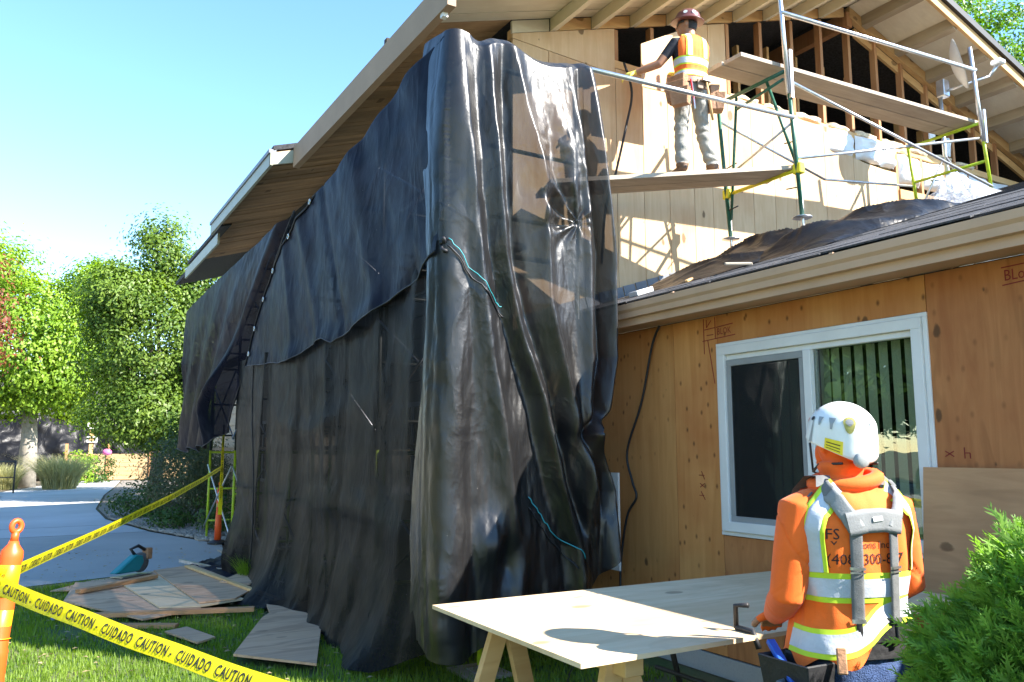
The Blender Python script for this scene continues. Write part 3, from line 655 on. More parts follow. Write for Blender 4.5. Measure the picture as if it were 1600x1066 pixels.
# lower bulge and swirl
d += .09*np.exp(-((s-.30)/.10)**2-((z-.95)/.16)**2) - .07*np.exp(-((s-.42)/.09)**2-((z-.85)/.16)**2)
d += .10*np.clip((1.7-z)/1.4, 0, 1)*(.5+fbm(s*3.2, z*.9, 8))
d += .045*fbm(s*4.5+.25*z, z*1.1, 5) + .006*fbm(s*11, z*2.2, 6) + .0015*fbm(s*40, z*13, 7)
d = np.where(s < 0, d*np.exp(s/.12)+.05+.03*fbm(s*5, z*.8, 78)+.025*ridge(s, z, [(-.16, 0), (-.12, 4.8)], 1, .08), d+.05*np.clip(1-s/.15, 0, 1))
d = d*np.clip(1.15-w**10, .15, 1) + .02
x, y = path(s, d)
over = np.clip((w-.985)/.015, 0, 1)*np.clip((s-.12)/.15, 0, 1); y = y + over*.07
P = np.stack([x, y, z+0*u], -1)
tf = tarp_mesh('mesh_tarp', P, M['tarp_f'], 'glossy black mesh tarp hanging in deep vertical folds over the gable end of the scaffold')
SG = s.copy()
def on_front(sv, zv, off=.012):
    i = min(nu-1, max(0, int(np.argmin(np.abs(SG[:, int((zv-.3)/4.4*(nv-1))]-sv)))))
    jj = int(np.argmin(np.abs(P[i, :, 2]-zv))); p = P[i, jj]; return Vector((p[0]-off*.3, p[1]-off, p[2]))
def hemline(pts, n=24):
    out = []
    for k in range(n):
        t_ = k/(n-1)*(len(pts)-1); a = min(int(t_), len(pts)-2); f_ = t_-a
        out.append(on_front(pts[a][0]*(1-f_)+pts[a+1][0]*f_, pts[a][1]*(1-f_)+pts[a+1][1]*f_))
    return out
MB().tube(hemline([(.0, 3.09), (.09, 2.9), (.3, 2.7), (.38, 2.63)]), .0035, 6).build('hem_cord', M['teal'], tf)
MB().tube(hemline([(.0, 3.04), (.09, 2.85), (.3, 2.65), (.40, 2.56)]), .006, 6).build('hem_cord', M['hem'], tf)
MB().tube(hemline([(.6, 1.28), (.79, 1.02), (1.07, .83)]), .004, 6).build('hem_cord', M['teal'], tf)
MB().tube(hemline([(.6, 1.20), (.79, .95), (1.05, .77)]), .005, 6).build('hem_cord', M['hem'], tf)
# ---- lower long-side sheet
nu, nv = 330, 170
Y0, Y1 = 5.0, 11.6
u = np.linspace(0, 1, nu)[:, None]; w = np.linspace(0, 1, nv)[None, :]
s = 1.22 - (Y1-5.10+1.22)*u + 0*w
yy = YF - s
top = interp([(3.88, 2.6), (4.4, 2.9), (4.9, 3.1), (5.2, 3.1), (6, 2.95), (7, 2.8), (9.5, 2.78), (11.6, 2.85)], yy)
bot = interp([(3.88, .7), (4.4, .32), (4.9, .30), (5.2, .26), (5.7, .04), (6.2, .015), (11.6, .015)], yy)
# far edge slants back towards the bottom
z = bot + (top-bot)*w
s = s + u*(.25*np.sin(z*1.9) - .35*np.clip(1.1-z, 0, 2)*-1)*np.clip((u-.7)/.3, 0, 1)
d = .035*fbm(s*.9, z*.7, 21) + .012*np.sin(s*4.1+2.6*fbm(s*.7, z*.5, 30)+z*.25)*np.clip(.35+.5*(2.6-z)/2.6, .1, 1) + .006*np.sin(s*9.7+z*.6) + .007*fbm(s*4, z*2.3, 22) + .0025*fbm(s*13, z*11, 23)
sagz = 1.02+.10*np.cos((s+2.2)*1.35)
d += .035*np.exp(-((z-sagz)/.16)**2)*np.exp(-((s+1.6)/1.6)**2) + .03*np.exp(-((z-1.9+.12*np.cos(s*1.9))/.14)**2)*np.exp(-((s+3.2)/1.2)**2)
d += ridge(s, z, [(-.30, 0), (-.26, 1.5), (-.16, 3.2)], .05, .14)+ridge(s, z, [(-.75, 0), (-.62, 1.2), (-.45, 3.2)], .045, .15)+ridge(s, z, [(-1.7, 0), (-1.15, 3.2)], .035, .16)+ridge(s, z, [(-2.4, 0), (-2.75, 3.2)], .03, .10)+ridge(s, z, [(-3.9, 0), (-3.5, 3.2)], .05, .14)+ridge(s, z, [(-5.2, 0), (-4.9, 3.2)], .07, .10)
d -= ridge(s, z, [(-.48, 0), (-.42, 1.5), (-.3, 3.2)], .02, .10)+ridge(s, z, [(-2.2, 0), (-2.1, 3.2)], .02, .07)
d = np.where(s > .05, -.10+.03*fbm(s*3, z, 29), d)
flare = np.exp(-z/.33); d += flare*(.16+.26*np.clip(np.sin(s*1.7+2.1), -.4, 1)+.12*fbm(s*1.6, z, 24))*np.clip((-s-.1)/.7, 0, 1)
d += .16*np.exp(-((s+1.7)/.8)**2)*np.clip((1.0-z)/1.0, 0, 1)
d += .22*np.clip((u-.86)/.14, 0, 1)*np.exp(-((z-.2)/.6)**2)
x, y = path(s, d)
z = z + flare*.06*np.clip(fbm(s*3, 0*z, 25)+.2, 0, 1)*np.clip((-s-.6), 0, 1)
P2 = np.stack([x, y, z], -1)
tl = tarp_mesh('mesh_tarp', P2, M['tarp_l'], 'black mesh tarp hanging to the grass along the long side of the scaffold')
def edge_tube(P_, idx, r, parent, name='hem', step=3, off=(-.006, 0, 0)):
    pts = [Vector(p)+Vector(off) for p in (P_[:, idx] if isinstance(idx, int) else idx)[::step]]
    return MB().tube(pts, r, 5).build(name, M['hem'], parent)
MB().tube([Vector(p)+Vector((-.006, 0, 0)) for p in P2[int(nu*.88), ::4]], .006, 5).build('hem', M['hem'], tl)
# cloth spilling over the grass at the far foot
n1, n2 = 70, 40
u = np.linspace(0, 1, n1)[:, None]; w = np.linspace(0, 1, n2)[None, :]
yy = 8.3+3.9*u + .3*np.sin(w*3); xx = 2.62 - w*(.30+.45*np.exp(-((u-.8)/.16)**2)+.18*np.sin(u*9))
zz = .03+.16*(1-w)*np.abs(fbm(u*7, w*2.5, 41))*2 + .05*np.abs(np.sin(u*17+w*4))*(1-w*.6)
P5 = np.stack([xx+0*yy, yy+0*xx, zz], -1)
tarp_mesh('mesh_tarp', P5, M['tarp_u'], 'crumpled navy black tarp end lying on the grass at the foot of the scaffold')
# ---- upper long-side sheet, lapped over the lower one
nu, nv = 260, 110
Y1 = 10.95
u = np.linspace(0, 1, nu)[:, None]; w = np.linspace(0, 1, nv)[None, :]
hemz = [(4.9, 3.05), (5.18, 3.0), (5.5, 2.90), (5.8, 2.86), (6.4, 2.74), (6.94, 2.67), (7.4, 2.62), (7.7, 2.70), (8.05, 2.66), (8.8, 2.58), (9.5, 2.63), (10.3, 2.66), (10.95, 2.70)]
topz = [(4.9, 4.72), (5.11, 4.70), (5.88, 4.64), (6.43, 4.57), (7.51, 4.38), (8.2, 4.36), (11, 4.40)]
yfar = interp([(4.4, 8.05), (4.14, 8.95), (3.85, 9.7), (3.55, 10.25), (2.97, 10.8), (2.6, 10.95)], np.linspace(2.6, 4.4, nv))[None, :]
s = -.035 - (yfar-YF-.035)*u; yy = YF - s
zb = interp(hemz, yy)+.022*fbm(yy*1.7, 0*yy, 58)+.006*fbm(yy*7, 0*yy, 59); zt = interp(topz, yy); z = zb + (zt-zb)*w
d = .055 + .03*fbm(s*.8, z*.9, 51) + .015*np.sin(s*3.4+z*.8+3*fbm(s*.6, z*.4, 52)) + .02*np.sin((s+z*.55)*7.3)*np.clip((z-3.3)/1.2, 0, 1)*(.4+fbm(s*.9, z*.3, 55)) + .006*fbm(s*4+z*2, z*2.6, 53) + .002*fbm(s*13, z*11, 54)
d += .05*np.exp(-((z-zb)/.14)**2)*(.3+fbm(s*2.1, 0*z, 57))
d += .05*ridge(s+.5*z, z, [(.2, 2.5), (.2, 4.8)], 1, .22)+.04*ridge(s+.62*z, z, [(-1.1, 2.5), (-1.1, 4.8)], 1, .15)+.035*ridge(s+.4*z, z, [(-2.6, 2.5), (-2.6, 4.8)], 1, .12)-.03*ridge(s+.55*z, z, [(-.55, 2.5), (-.55, 4.8)], 1, .10)
x, y = path(s, d); x = x + np.clip((w-.97)/.03, 0, 1)*.05
P3 = np.stack([x, y, z], -1)
tu = tarp_mesh('mesh_tarp', P3, M['tarp_u'], 'navy tinted black tarp lapped over the upper long side of the scaffold below the eave')
edge_tube(P3, 0, .008, tu)
MB().tube([Vector(p)+Vector((-.008, 0, 0)) for p in P3[-3, ::4]], .012, 5).build('hem', M['hem'], tu)
M['zinc'] = plain('zinc grommet', (.6, .6, .58), .35, metal=.9)
for k in (10, 30, 52, 70, 88, 102):
    p = P3[-6, k]; mb = MB(); ring = [(p[0]-.02, p[1]+.026*math.cos(a), p[2]+.026*math.sin(a)) for a in np.linspace(0, 2*math.pi, 13)]
    mb.tube(ring, .008, 5, cap=False).build('grommet', M['zinc'], tu)
# knot gathered at the corner
ks = [(XL-.05+.022*math.cos(a*1.7), YF-.03+.02*math.sin(a*2.3), 3.04+.045*math.sin(a)) for a in np.linspace(0, 9.2, 32)]
MB().tube(ks, .014, 6).build('knot', M['hem'], tu)
# ---- far sheet, hem hanging at head height, bulging near its loose end
nu, nv = 190, 150
u = np.linspace(0, 1, nu)[:, None]; w = np.linspace(0, 1, nv)[None, :]
zt = 4.42 - .12*u; zb = 1.66+.35*np.exp(-u/.10)-.05*u+.04*np.sin(u*21); z = zb+(zt-zb)*w
ne = interp([(4.42, 9.2), (4.0, 10.0), (3.4, 10.9), (3.0, 11.3), (2.5, 11.6), (2.0, 12.2), (1.6, 12.6)], z)
yy = ne + (16.75-ne)*u
d = .02 + .30*np.exp(-((u-.16)/.13)**2)*np.exp(-((z-2.35)/.55)**2) + .10*np.exp(-((u-.35)/.08)**2)*np.clip((3.2-z)/1.4, 0, 1)
d += .05*np.sin(u*26+z*1.6+1.5*fbm(u*3, z*.6, 61))*np.clip((4.3-z)/1.2, 0, 1) + .05*ridge(u, z, [(.10, 4.4), (.10, 3.0), (.2, 1.8)], 1, .03) + .03*fbm(u*9, z*1.1, 62) + .008*fbm(u*35, z*5, 63)
d -= .12*ridge(u, z, [(.05, 4.4), (.05, 3.0), (.07, 2.0)], 1, .025)
P4 = np.stack([XL+.03-d, yy+0*z, z], -1)
td = tarp_mesh('mesh_tarp', P4, M['tarp_u'], 'navy black tarp on the far bay with its hem hanging at head height')
edge_tube(P4, 0, .009, td)
MB().tube([Vector(p)+Vector((-.008, 0, 0)) for p in P4[2, ::4]], .010, 5).build('hem', M['hem'], td)

# ================================================================ SCAFFOLD
def pipe(p0, p1, r=.022, n=8): return MB().tube([p0, p1], r, n)
def frame_proto(w_, h, mat, name, ladder=True):
    e = empty(name, (0, 0, 0))
    for x in (0, w_): pipe((x, 0, 0), (x, 0, h)).build('leg', M[mat], e)
    pipe((.0, 0, h-.03), (w_, 0, h-.03)).build('top_bar', M[mat], e)
    pipe((.0, 0, h*.55), (w_, 0, h*.55), .018).build('rung', M[mat], e)
    pipe((.0, 0, h*.18), (w_, 0, h*.18), .018).build('rung', M[mat], e)
    return e
M['dull'] = plain('dull grey scaffold paint', (.035, .04, .03), .5, var=.3, scale=14)
fp = frame_proto(.9, 1.55, 'dull', 'scaffold_section'); fl_ = frame_proto(.9, 1.55, 'lime', 'scaffold_section'); first_l = True
first = True
bays = [5.45, 7.55, 9.65, 11.75, 13.85, 15.95]
for yb in bays:
    for k in range(3):
        if k == 0:
            o = fl_ if first_l else copy_tree(fl_); first_l = False
        elif first: o = fp; first = False
        else: o = copy_tree(fp)
        o.location = (2.95, yb, .06+k*1.55)
        if k == 0: lab = 'lime green scaffold frame standing on the ground behind the black tarps'
        elif k == 1: lab = 'dull grey scaffold frame on the middle lift behind the black tarps'
        else: lab = 'dull grey scaffold frame on the top lift behind the black tarps'
        tag(o, lab, 'scaffold frame', 'scaffold frames behind the black tarps')
for a, b in zip(bays[:-1], bays[1:]):
    for k in range(3):
        z0 = .25+k*1.55; br = empty('cross_brace', (2.925, (a+b)/2, z0), ('crossed brace pipes on the ground lift behind the black tarps', 'crossed brace pipes on the middle lift behind the black tarps', 'crossed brace pipes on the top lift behind the black tarps')[k], 'brace', 'cross braces behind the black tarps')
        pipe((2.915, a, z0), (2.915, b, z0+1.1), .014, 6).build('brace_pipe', M['alu'], br); pipe((2.895, a, z0+1.1), (2.895, b, z0), .014, 6).build('brace_pipe', M['alu'], br)
    for k in (0, 1):
        MB().box((3.0, a-.15, 1.62+k*1.55), (3.28, b+.10, 1.66+k*1.55)).build('scaffold_plank', M['plank'], label=('grey plank laid on the first lift behind the black tarps', 'grey plank laid on the second lift behind the black tarps')[k], cat='plank', group='planks behind the black tarps')
for yb in bays[:1]:
    pass
# jack screws and sole plates of the corner legs
def jack(x, y, z0, z1, pad, lab, plate=.075, grp='scaffold base jacks'):
    e = empty('base_jack', (x, y, z0), lab, 'base jack', grp)
    pipe((x, y, z0+.03), (x, y, z1), .017).build('screw', M['alu'], e)
    MB().box((x-plate, y-plate, z0+.022), (x+plate, y+plate, z0+.030)).build('base_plate', M['alu'], e)
    if pad: MB().box((x-.17, y-.20, z0), (x+.17, y+.20, z0+.021)).build('sole_board', M['plank'], e)
    return e
jack(2.95, 5.45, .0, .28, True, 'base jack on a square wooden pad at the gable corner of the tarps')
for yb in bays[1:]: jack(2.95, yb, 0, .1, True, 'base jack on a wooden pad behind the long black tarp')
for yb in bays: jack(3.85, yb, 0, .1, True, 'base jack on a wooden pad close to the house wall')
# ---- scaffold standing on the wing roof
gx, gy0, gy1 = 6.70, 5.50, 6.50
rzb = wz(gx)+.02
gfr = empty('scaffold_section', (gx, 6, rzb), 'dark green walk-through scaffold frame standing on the wing roof', 'scaffold frame')
for y in (gy0, gy1):
    pipe((gx+.03, y, rzb+.33), (gx-.10, y, 5.60)).build('leg', M['green'], gfr)
pipe((gx-.10, gy0, 5.56), (gx-.10, gy1, 5.56)).build('top_bar', M['green'], gfr)
pipe((gx-.10, gy0+.05, 5.48), (gx-.09, gy1-.28, 5.40), .016).build('knee_bar', M['green'], gfr)
pipe((gx-.09, gy1-.28, 5.54), (gx+.03, gy1-.02, rzb+.55), .017).build('inner_leg', M['green'], gfr)
pipe((gx-.09, gy0+.28, 5.54), (gx+.03, gy0+.02, rzb+.85), .017).build('inner_leg', M['green'], gfr)
for y, dy in ((gy0, .16), (gy1, -.16)):
    for zz in (rzb+1.15, rzb+.65): pipe((gx, y, zz), (gx, y+dy, zz+.02), .007, 6).build('step_pin', M['black'], gfr)
for y, nm in ((gy0, 'base jack under the green frame leg away from the gable wall'), (gy1, 'base jack under the green frame leg beside the gable wall')):
    e = jack(gx+.035, y, rzb-.02, rzb+.62, False, nm, .06)
    MB().lathe([(.02, 0), (.10, .004), (.10, .012), (.02, .02)], (gx+.03, y, rzb+.32), 14).build('collar', M['alu'], e)
gp = empty('guard_post', (gx-.1, gy0, 5.6), 'silver guard post rising from the green frame', 'guard post')
pipe((gx-.10, gy0-.01, 5.3), (gx-.19, gy0-.01, 6.75), .024).build('post', M['alu'], gp)
MB().box((gx-.09, gy0-.04, 5.25), (gx-.05, gy0+.02, 5.78)).build('bracket', M['alu'], gp)
lx = 10.30; lzb = wz(lx)+.02
lfr = empty('scaffold_section', (lx, 6, lzb), 'bright lime scaffold frame on the wing roof beside the satellite dish', 'scaffold frame')
for y in (gy0, gy1): pipe((lx+.02, y, lzb+.0), (lx-.12, y, 5.78)).build('leg', M['lime'], lfr)
pipe((lx-.12, gy0, 5.74), (lx-.12, gy1, 5.74)).build('top_bar', M['lime'], lfr)
pipe((lx-.03, gy0, 5.26), (lx-.03, gy1, 5.26), .02).build('rung', M['lime'], lfr)
gp = empty('guard_post', (lx-.12, gy0, 5.8), 'silver guard post rising from the lime frame', 'guard post')
pipe((lx-.10, gy0-.01, 5.5), (lx-.25, gy0-.01, 6.72), .026).build('post', M['alu'], gp)
MB().box((lx-.09, gy0-.04, 5.48), (lx-.05, gy0+.02, 5.92)).build('bracket', M['alu'], gp)
tag(pipe((gx-.17, gy0-.03, 6.17), (lx-.19, gy0-.03, 6.42), .023).build('guard_rail', M['alu']), 'silver guard rail between the two guard posts above the high plank', 'guard rail')
tag(pipe((3.93, 5.40, 4.87), (6.62, 5.46, 5.03), .023).build('guard_rail', M['alu']), 'silver guard rail running from the black tarp to the green frame', 'guard rail')
def brace(p0, p1, lab, r=.016): return tag(pipe(p0, p1, r).build('brace_pipe', M['alu']), lab, 'brace', 'brace pipes above the wing roof')
brace((gx-.08, gy0+.0, 5.45), (lx-.0, gy0-.02, 4.92), 'silver brace pipe falling from the green frame towards the dish tripod')
brace((gx+.0, gy0+.02, 4.62), (lx-.10, gy0+.02, 5.55), 'silver brace pipe climbing to the lime frame')
brace((gx-.05, gy1-.0, 5.35), (8.4, gy1, 4.98), 'grey back brace pipe sagging from the green frame along the gable wall')
brace((8.4, gy1, 4.98), (lx-.08, gy1-.0, 5.20), 'grey back brace pipe running to the lime frame along the gable wall')
brace((gx+.0, gy1+.0, 4.70), (gx-.02, gy0, 5.02), 'dark brace bar across the green frame', .014)
bk = empty('side_bracket', (gx, 6, 4.5), 'bright yellow steel bracket bar carrying the worker plank', 'bracket')
pipe((gx+.01, gy0-.02, 4.50), (gx+.01, gy1+.0, 4.50), .022).build('bar', M['yellow'], bk)
for y in (gy0, gy1): MB().box((gx-.03, y-.05, 4.45), (gx+.05, y+.05, 4.56)).build('hook', M['yellow'], bk, bevel=.008)
# planks
def plank(name, p0, p1, w_, th, lab, grp):
    mb = MB(); mb.beam(p0, p1, w_, th); return mb.build(name, M['plank'], label=lab, cat='plank', group=grp, bevel=.003)
plank('scaffold_plank', (4.25, 6.50, 4.20), (6.78, 5.66, 4.545), .24, .045, 'grey scaffold plank under the worker, edge next to the open side', 'planks above the wing roof')
plank('scaffold_plank', (4.30, 6.745, 4.195), (6.80, 5.92, 4.54), .24, .045, 'grey scaffold plank under the worker, next to the gable wall', 'planks above the wing roof')
plank('scaffold_plank', (6.02, 5.70, 5.625), (10.32, 5.70, 5.80), .24, .045, 'high empty scaffold plank on the green frame, outer board', 'planks above the wing roof')
plank('scaffold_plank', (6.00, 5.95, 5.625), (10.32, 5.95, 5.80), .24, .045, 'high empty scaffold plank on the green frame, inner board', 'planks above the wing roof')
# ---- satellite dish on a tripod
dx_, dy_ = 10.55, 6.2; dz = wz(dx_)+.02
ds = empty('satellite_dish', (dx_, dy_, dz), 'satellite dish seen edge on, on a galvanised tripod mast on the wing roof', 'satellite dish')
pipe((dx_, dy_, dz), (dx_-.02, dy_, 6.55), .028).build('mast', M['alu'], ds)
for a in (.4, 2.5, 4.6):
    q = (dx_+.42*math.cos(a), dy_+.36*math.sin(a)); pipe((dx_-.01, dy_, 5.6), (q[0], q[1], wz(q[0])+.02), .017).build('tripod_leg', M['alu'], ds)
    m_ = (dx_+.24*math.cos(a), dy_+.2*math.sin(a)); pipe((dx_, dy_, 5.25), (m_[0], m_[1], 5.25), .012).build('tripod_strut', M['alu'], ds)
MB().box((dx_-.08, dy_-.10, 6.42), (dx_+.05, dy_+.02, 6.66)).build('mount_box', M['alu'], ds, bevel=.01)
M['dish'] = plain('white dish paint', (.72, .72, .70), .4, var=.05)
dn = Vector((.50, -.85, .22)).normalized(); t1 = dn.cross(Vector((0, 0, 1))).normalized(); t2 = t1.cross(dn)
c0 = Vector((dx_-.06, dy_-.22, 6.78)); PP = []
for i in range(25):
    a = 2*math.pi*i/24; PP.append([c0 + t1*math.cos(a)*r_*.30 + t2*math.sin(a)*r_*.36 + dn*(.10*r_*r_) for r_ in np.linspace(0.01, 1, 9)])
db = MB().grid(PP); PQ = [[p - dn*.012 for p in r] for r in PP]; db.grid(PQ); db.build('reflector', M['dish'], ds, fix=False)
e0 = Vector((dx_, dy_-.1, 6.5)); e1 = e0 + dn*.52 + Vector((0, 0, -.02))
pipe(e0, e1, .018).build('feed_arm', M['alu'], ds)
pipe(e1, e1+Vector((.10, -.06, .17)), .02).build('feed_arm', M['alu'], ds)
MB().box(e1+Vector((.02, -.14, .15)), e1+Vector((.16, -.0, .22))).build('receiver', M['dish'], ds, bevel=.015)
# ---- cables
def cable(pts, r, lab):
    P_ = []
    n = len(pts)
    for k in range((n-1)*8+1):
        t_ = k/8; a = min(int(t_), n-2); f_ = t_-a
        p0 = Vector(pts[max(a-1, 0)]); p1 = Vector(pts[a]); p2 = Vector(pts[a+1]); p3 = Vector(pts[min(a+2, n-1)])
        P_.append(.5*((2*p1)+(p2-p0)*f_+(2*p0-5*p1+4*p2-p3)*f_*f_+(3*p1-p0-3*p2+p3)*f_**3))
    return MB().tube(P_, r, 6).build('cable', M['black'], label=lab, cat='cable')
cable([(5.52, 6.85, 5.95), (5.60, 6.82, 5.6), (5.54, 6.86, 5.2), (5.40, 6.9, 4.6), (5.25, 6.88, 4.2), (5.2, 6.9, 3.6)], .014, 'black cable hanging down the gable wall beside the worker')
cable([(4.34, 5.0, 2.60), (4.36, 5.12, 2.45), (4.37, 5.28, 2.0), (4.37, 5.48, 1.6), (4.37, 5.42, 1.35), (4.36, 5.36, 1.22), (4.37, 5.50, 1.05), (4.37, 5.6, .6), (4.3, 5.5, .05)], .011, 'black cable hanging down the plywood wing wall beside the tarp')
# ---- tarp heaps and debris on the wing roof
def heap(x0, x1, y0, y1, hf, mat, lab, seed, nx=110, ny=50):
    u = np.linspace(0, 1, nx)[:, None]; w = np.linspace(0, 1, ny)[None, :]
    x = x0+(x1-x0)*u + .05*fbm(u*4, w*3, seed); y = y0+(y1-y0)*w + .08*fbm(u*5, w*2, seed+1)
    prof = hf(u)*np.sin(np.pi*np.clip(w, 0, 1))**.6
    folds = 1-np.abs(np.sin(u*7+w*2.6+2.2*fbm(u*2.2, w*1.3, seed+2)))**.8
    h = prof*(.55+.6*folds) + .05*(.3-np.abs(fbm(u*4+w*3, w*2.2, seed+3)))*np.sin(np.pi*w)*np.clip(prof*5, .2, 1) + .01
    h = h*(1-(2*u-1)**12)
    z = 2.78+.33*(x-gX)+.02+np.clip(h, .004, 9)
    PP = np.stack([x, y, z], -1); v = PP.reshape(-1, 3)
    i, j = np.meshgrid(np.arange(nx-1), np.arange(ny-1), indexing='ij'); a = (i*ny+j).ravel()
    o = np_mesh('tarp_heap', v, np.stack([a, a+ny, a+ny+1, a+1], 1), mat, None, ((x0+x1)/2, (y0+y1)/2, 2.78+.33*((x0+x1)/2-gX)), smooth=True)
    return tag(o, lab, 'tarp')
heap(4.85, 6.75, 5.0, 6.2, lambda u: .02+.22*np.exp(-((u-.72)/.25)**2)+.10*np.exp(-((u-.3)/.2)**2), M['tarp_h'], 'low black tarp heap on the wing roof below the green frame', 71)
heap(5.5, 7.65, 4.3, 5.3, lambda u: .04+.20*np.exp(-((u-.55)/.22)**2)+.13*np.exp(-((u-.2)/.12)**2)+.12*np.exp(-((u-.85)/.12)**2), M['tarp_h'], 'tall crumpled black tarp heap in the middle of the wing roof', 81)
def plasticmat():
    m, t, p = newmat('clear plastic film'); p.inputs['Base Color'].default_value = (.75, .77, .82, 1); p.inputs['Roughness'].default_value = .22
    co = coords(t); nz = N(t, 'ShaderNodeTexNoise', i_Scale=14, i_Detail=5, i_Distortion=1.5); L(t, co, nz.inputs['Vector'])
    b = N(t, 'ShaderNodeBump', i_Strength=.8, i_Distance=.03); L(t, nz.outputs[0], b.inputs['Height']); L(t, b.outputs[0], p.inputs['Normal'])
    tr = N(t, 'ShaderNodeBsdfTransparent'); mx = N(t, 'ShaderNodeMixShader'); L(t, ramp(t, nz.outputs[0], [(.3, (.3, .3, .3)), (.7, (.75, .75, .75))]), mx.inputs[0])
    L(t, p.outputs[0], mx.inputs[1]); L(t, tr.outputs[0], mx.inputs[2]); L(t, mx.outputs[0], t.nodes['Material Output'].inputs[0]); return m
M['plastic'] = plasticmat()
heap(6.7, 8.8, 4.5, 5.4, lambda u: .03+.26*np.exp(-((u-.82)/.10)**2)+.04*u, M['plastic'], 'clear plastic sheet draped in a peak on the wing roof', 91)
for i, (x, y, sx, sy, sz_, m_, lab) in enumerate(((4.62, 5.6, .20, .12, .045, 'white', 'white foam offcut on the wing roof edge'), (4.85, 5.2, .16, .03, .02, 'stud_y', 'pale wood splinter beside the foam offcut on the wing roof'), (5.0, 4.6, .05, .22, .02, 'plank', 'grey wood scrap on the shingles near the low tarp heap'))):
    MB().box((0, 0, 0), (sx, sy, sz_), M=Matrix.Translation((x, y, wz(x)+.025)) @ Matrix.Rotation(.5*i, 4, 'Z') @ Matrix.Rotation(-.32, 4, 'Y')).build('roof_scrap', M[m_], label=lab, cat='scrap', bevel=.004)
# ================================================================ PEOPLE
def blob(pts, rs, n=14, flat=1.0):
    return MB().tube(pts, rs, n, flat=flat)
def ell(c, r, M_=None, n=18, m=12):
    c = Vector(c); P_ = []
    for i in range(n):
        a = 2*math.pi*i/n; row = []
        for j in range(m+1):
            b = -math.pi/2+math.pi*j/m
            p = Vector((r[0]*math.cos(a)*math.cos(b), r[1]*math.sin(a)*math.cos(b), r[2]*math.sin(b)))
            if M_: p = M_ @ p
            row.append(c+p)
        P_.append(row)
    return MB().grid(P_, closeu=True)
def join(mbs):
    o = MB()
    for m in mbs: o.add(m.v, m.f, True)
    return o
def remesh(mb, vox, smooth=4, wr=0, wseed=0):
    me = mb.mesh('tmp', (0, 0, 0)); o = bpy.data.objects.new('tmp', me); COL.objects.link(o)
    md = o.modifiers.new('r', 'REMESH'); md.mode = 'VOXEL'; md.voxel_size = vox
    ms = o.modifiers.new('s', 'SMOOTH'); ms.factor = .5; ms.iterations = smooth
    dg = bpy.context.evaluated_depsgraph_get(); ne = bpy.data.meshes.new_from_object(o.evaluated_get(dg))
    bpy.data.objects.remove(o); bpy.data.meshes.remove(me)
    ne.polygons.foreach_set('use_smooth', [True]*len(ne.polygons))
    return ne
class Torso:
    def __init__(s, rows): s.r = np.array(rows)    # z, half width, half depth, centre y
    def at(s, th, z, off=0.0):
        a = np.interp(z, s.r[:, 0], s.r[:, 1])+off; b = np.interp(z, s.r[:, 0], s.r[:, 2])+off; cy = np.interp(z, s.r[:, 0], s.r[:, 3])
        c, sn = math.cos(th), math.sin(th); k = 2.5
        q = (abs(c)**k+abs(sn)**k)**(-1/k)
        return Vector((a*c*q, cy+b*sn*q, z))
    def mb(s, z0, z1, off=0, n=36, m=26, cap=True):
        o = MB(); P_ = [[s.at(2*math.pi*i/n, z0+(z1-z0)*j/m, off) for j in range(m+1)] for i in range(n)]
        o.grid(P_, closeu=True)
        if cap: o.f.append(tuple(i*(m+1) for i in range(n))); o.f.append(tuple(i*(m+1)+m for i in reversed(range(n)))); o.sm += [True]*2; o.mi += [0]*2
        return o
    def strip(s, th0, th1, z0f, z1f, off, n=40, m=6, thick=.0, noisef=None):
        """patch of cloth on the torso between angle th0..th1 and z0f(th)..z1f(th)"""
        P_ = []
        for i in range(n+1):
            th = th0+(th1-th0)*i/n; r = []
            for j in range(m+1):
                z = z0f(th)+(z1f(th)-z0f(th))*j/m; of = off + (noisef(th, z) if noisef else 0)
                r.append(s.at(th, z, of))
            P_.append(r)
        return MB().grid(P_)
    def ribbon(s, pts, width, off, n=30, noisef=None, thick=.004):
        """strap along polyline of (th, z)"""
        Q = []
        for k in range(n+1):
            t_ = k/n*(len(pts)-1); a = min(int(t_), len(pts)-2); f_ = t_-a
            th = pts[a][0]*(1-f_)+pts[a+1][0]*f_; z = pts[a][1]*(1-f_)+pts[a+1][1]*f_
            Q.append((th, z, s.at(th, z, off+(noisef(th, z) if noisef else 0))))
        P_ = []
        for k in range(n+1):
            t = (Q[min(k+1, n)][2]-Q[max(k-1, 0)][2]).normalized()
            nrm = (s.at(Q[k][0], Q[k][1], off+.05)-s.at(Q[k][0], Q[k][1], off)).normalized()
            sd = t.cross(nrm).normalized(); c = Q[k][2]
            P_.append([c-sd*width/2-nrm*thick, c-sd*width/2, c-sd*width*.3+nrm*.002, c+sd*width*.3+nrm*.002, c+sd*width/2, c+sd*width/2-nrm*thick])
        return MB().grid(P_)
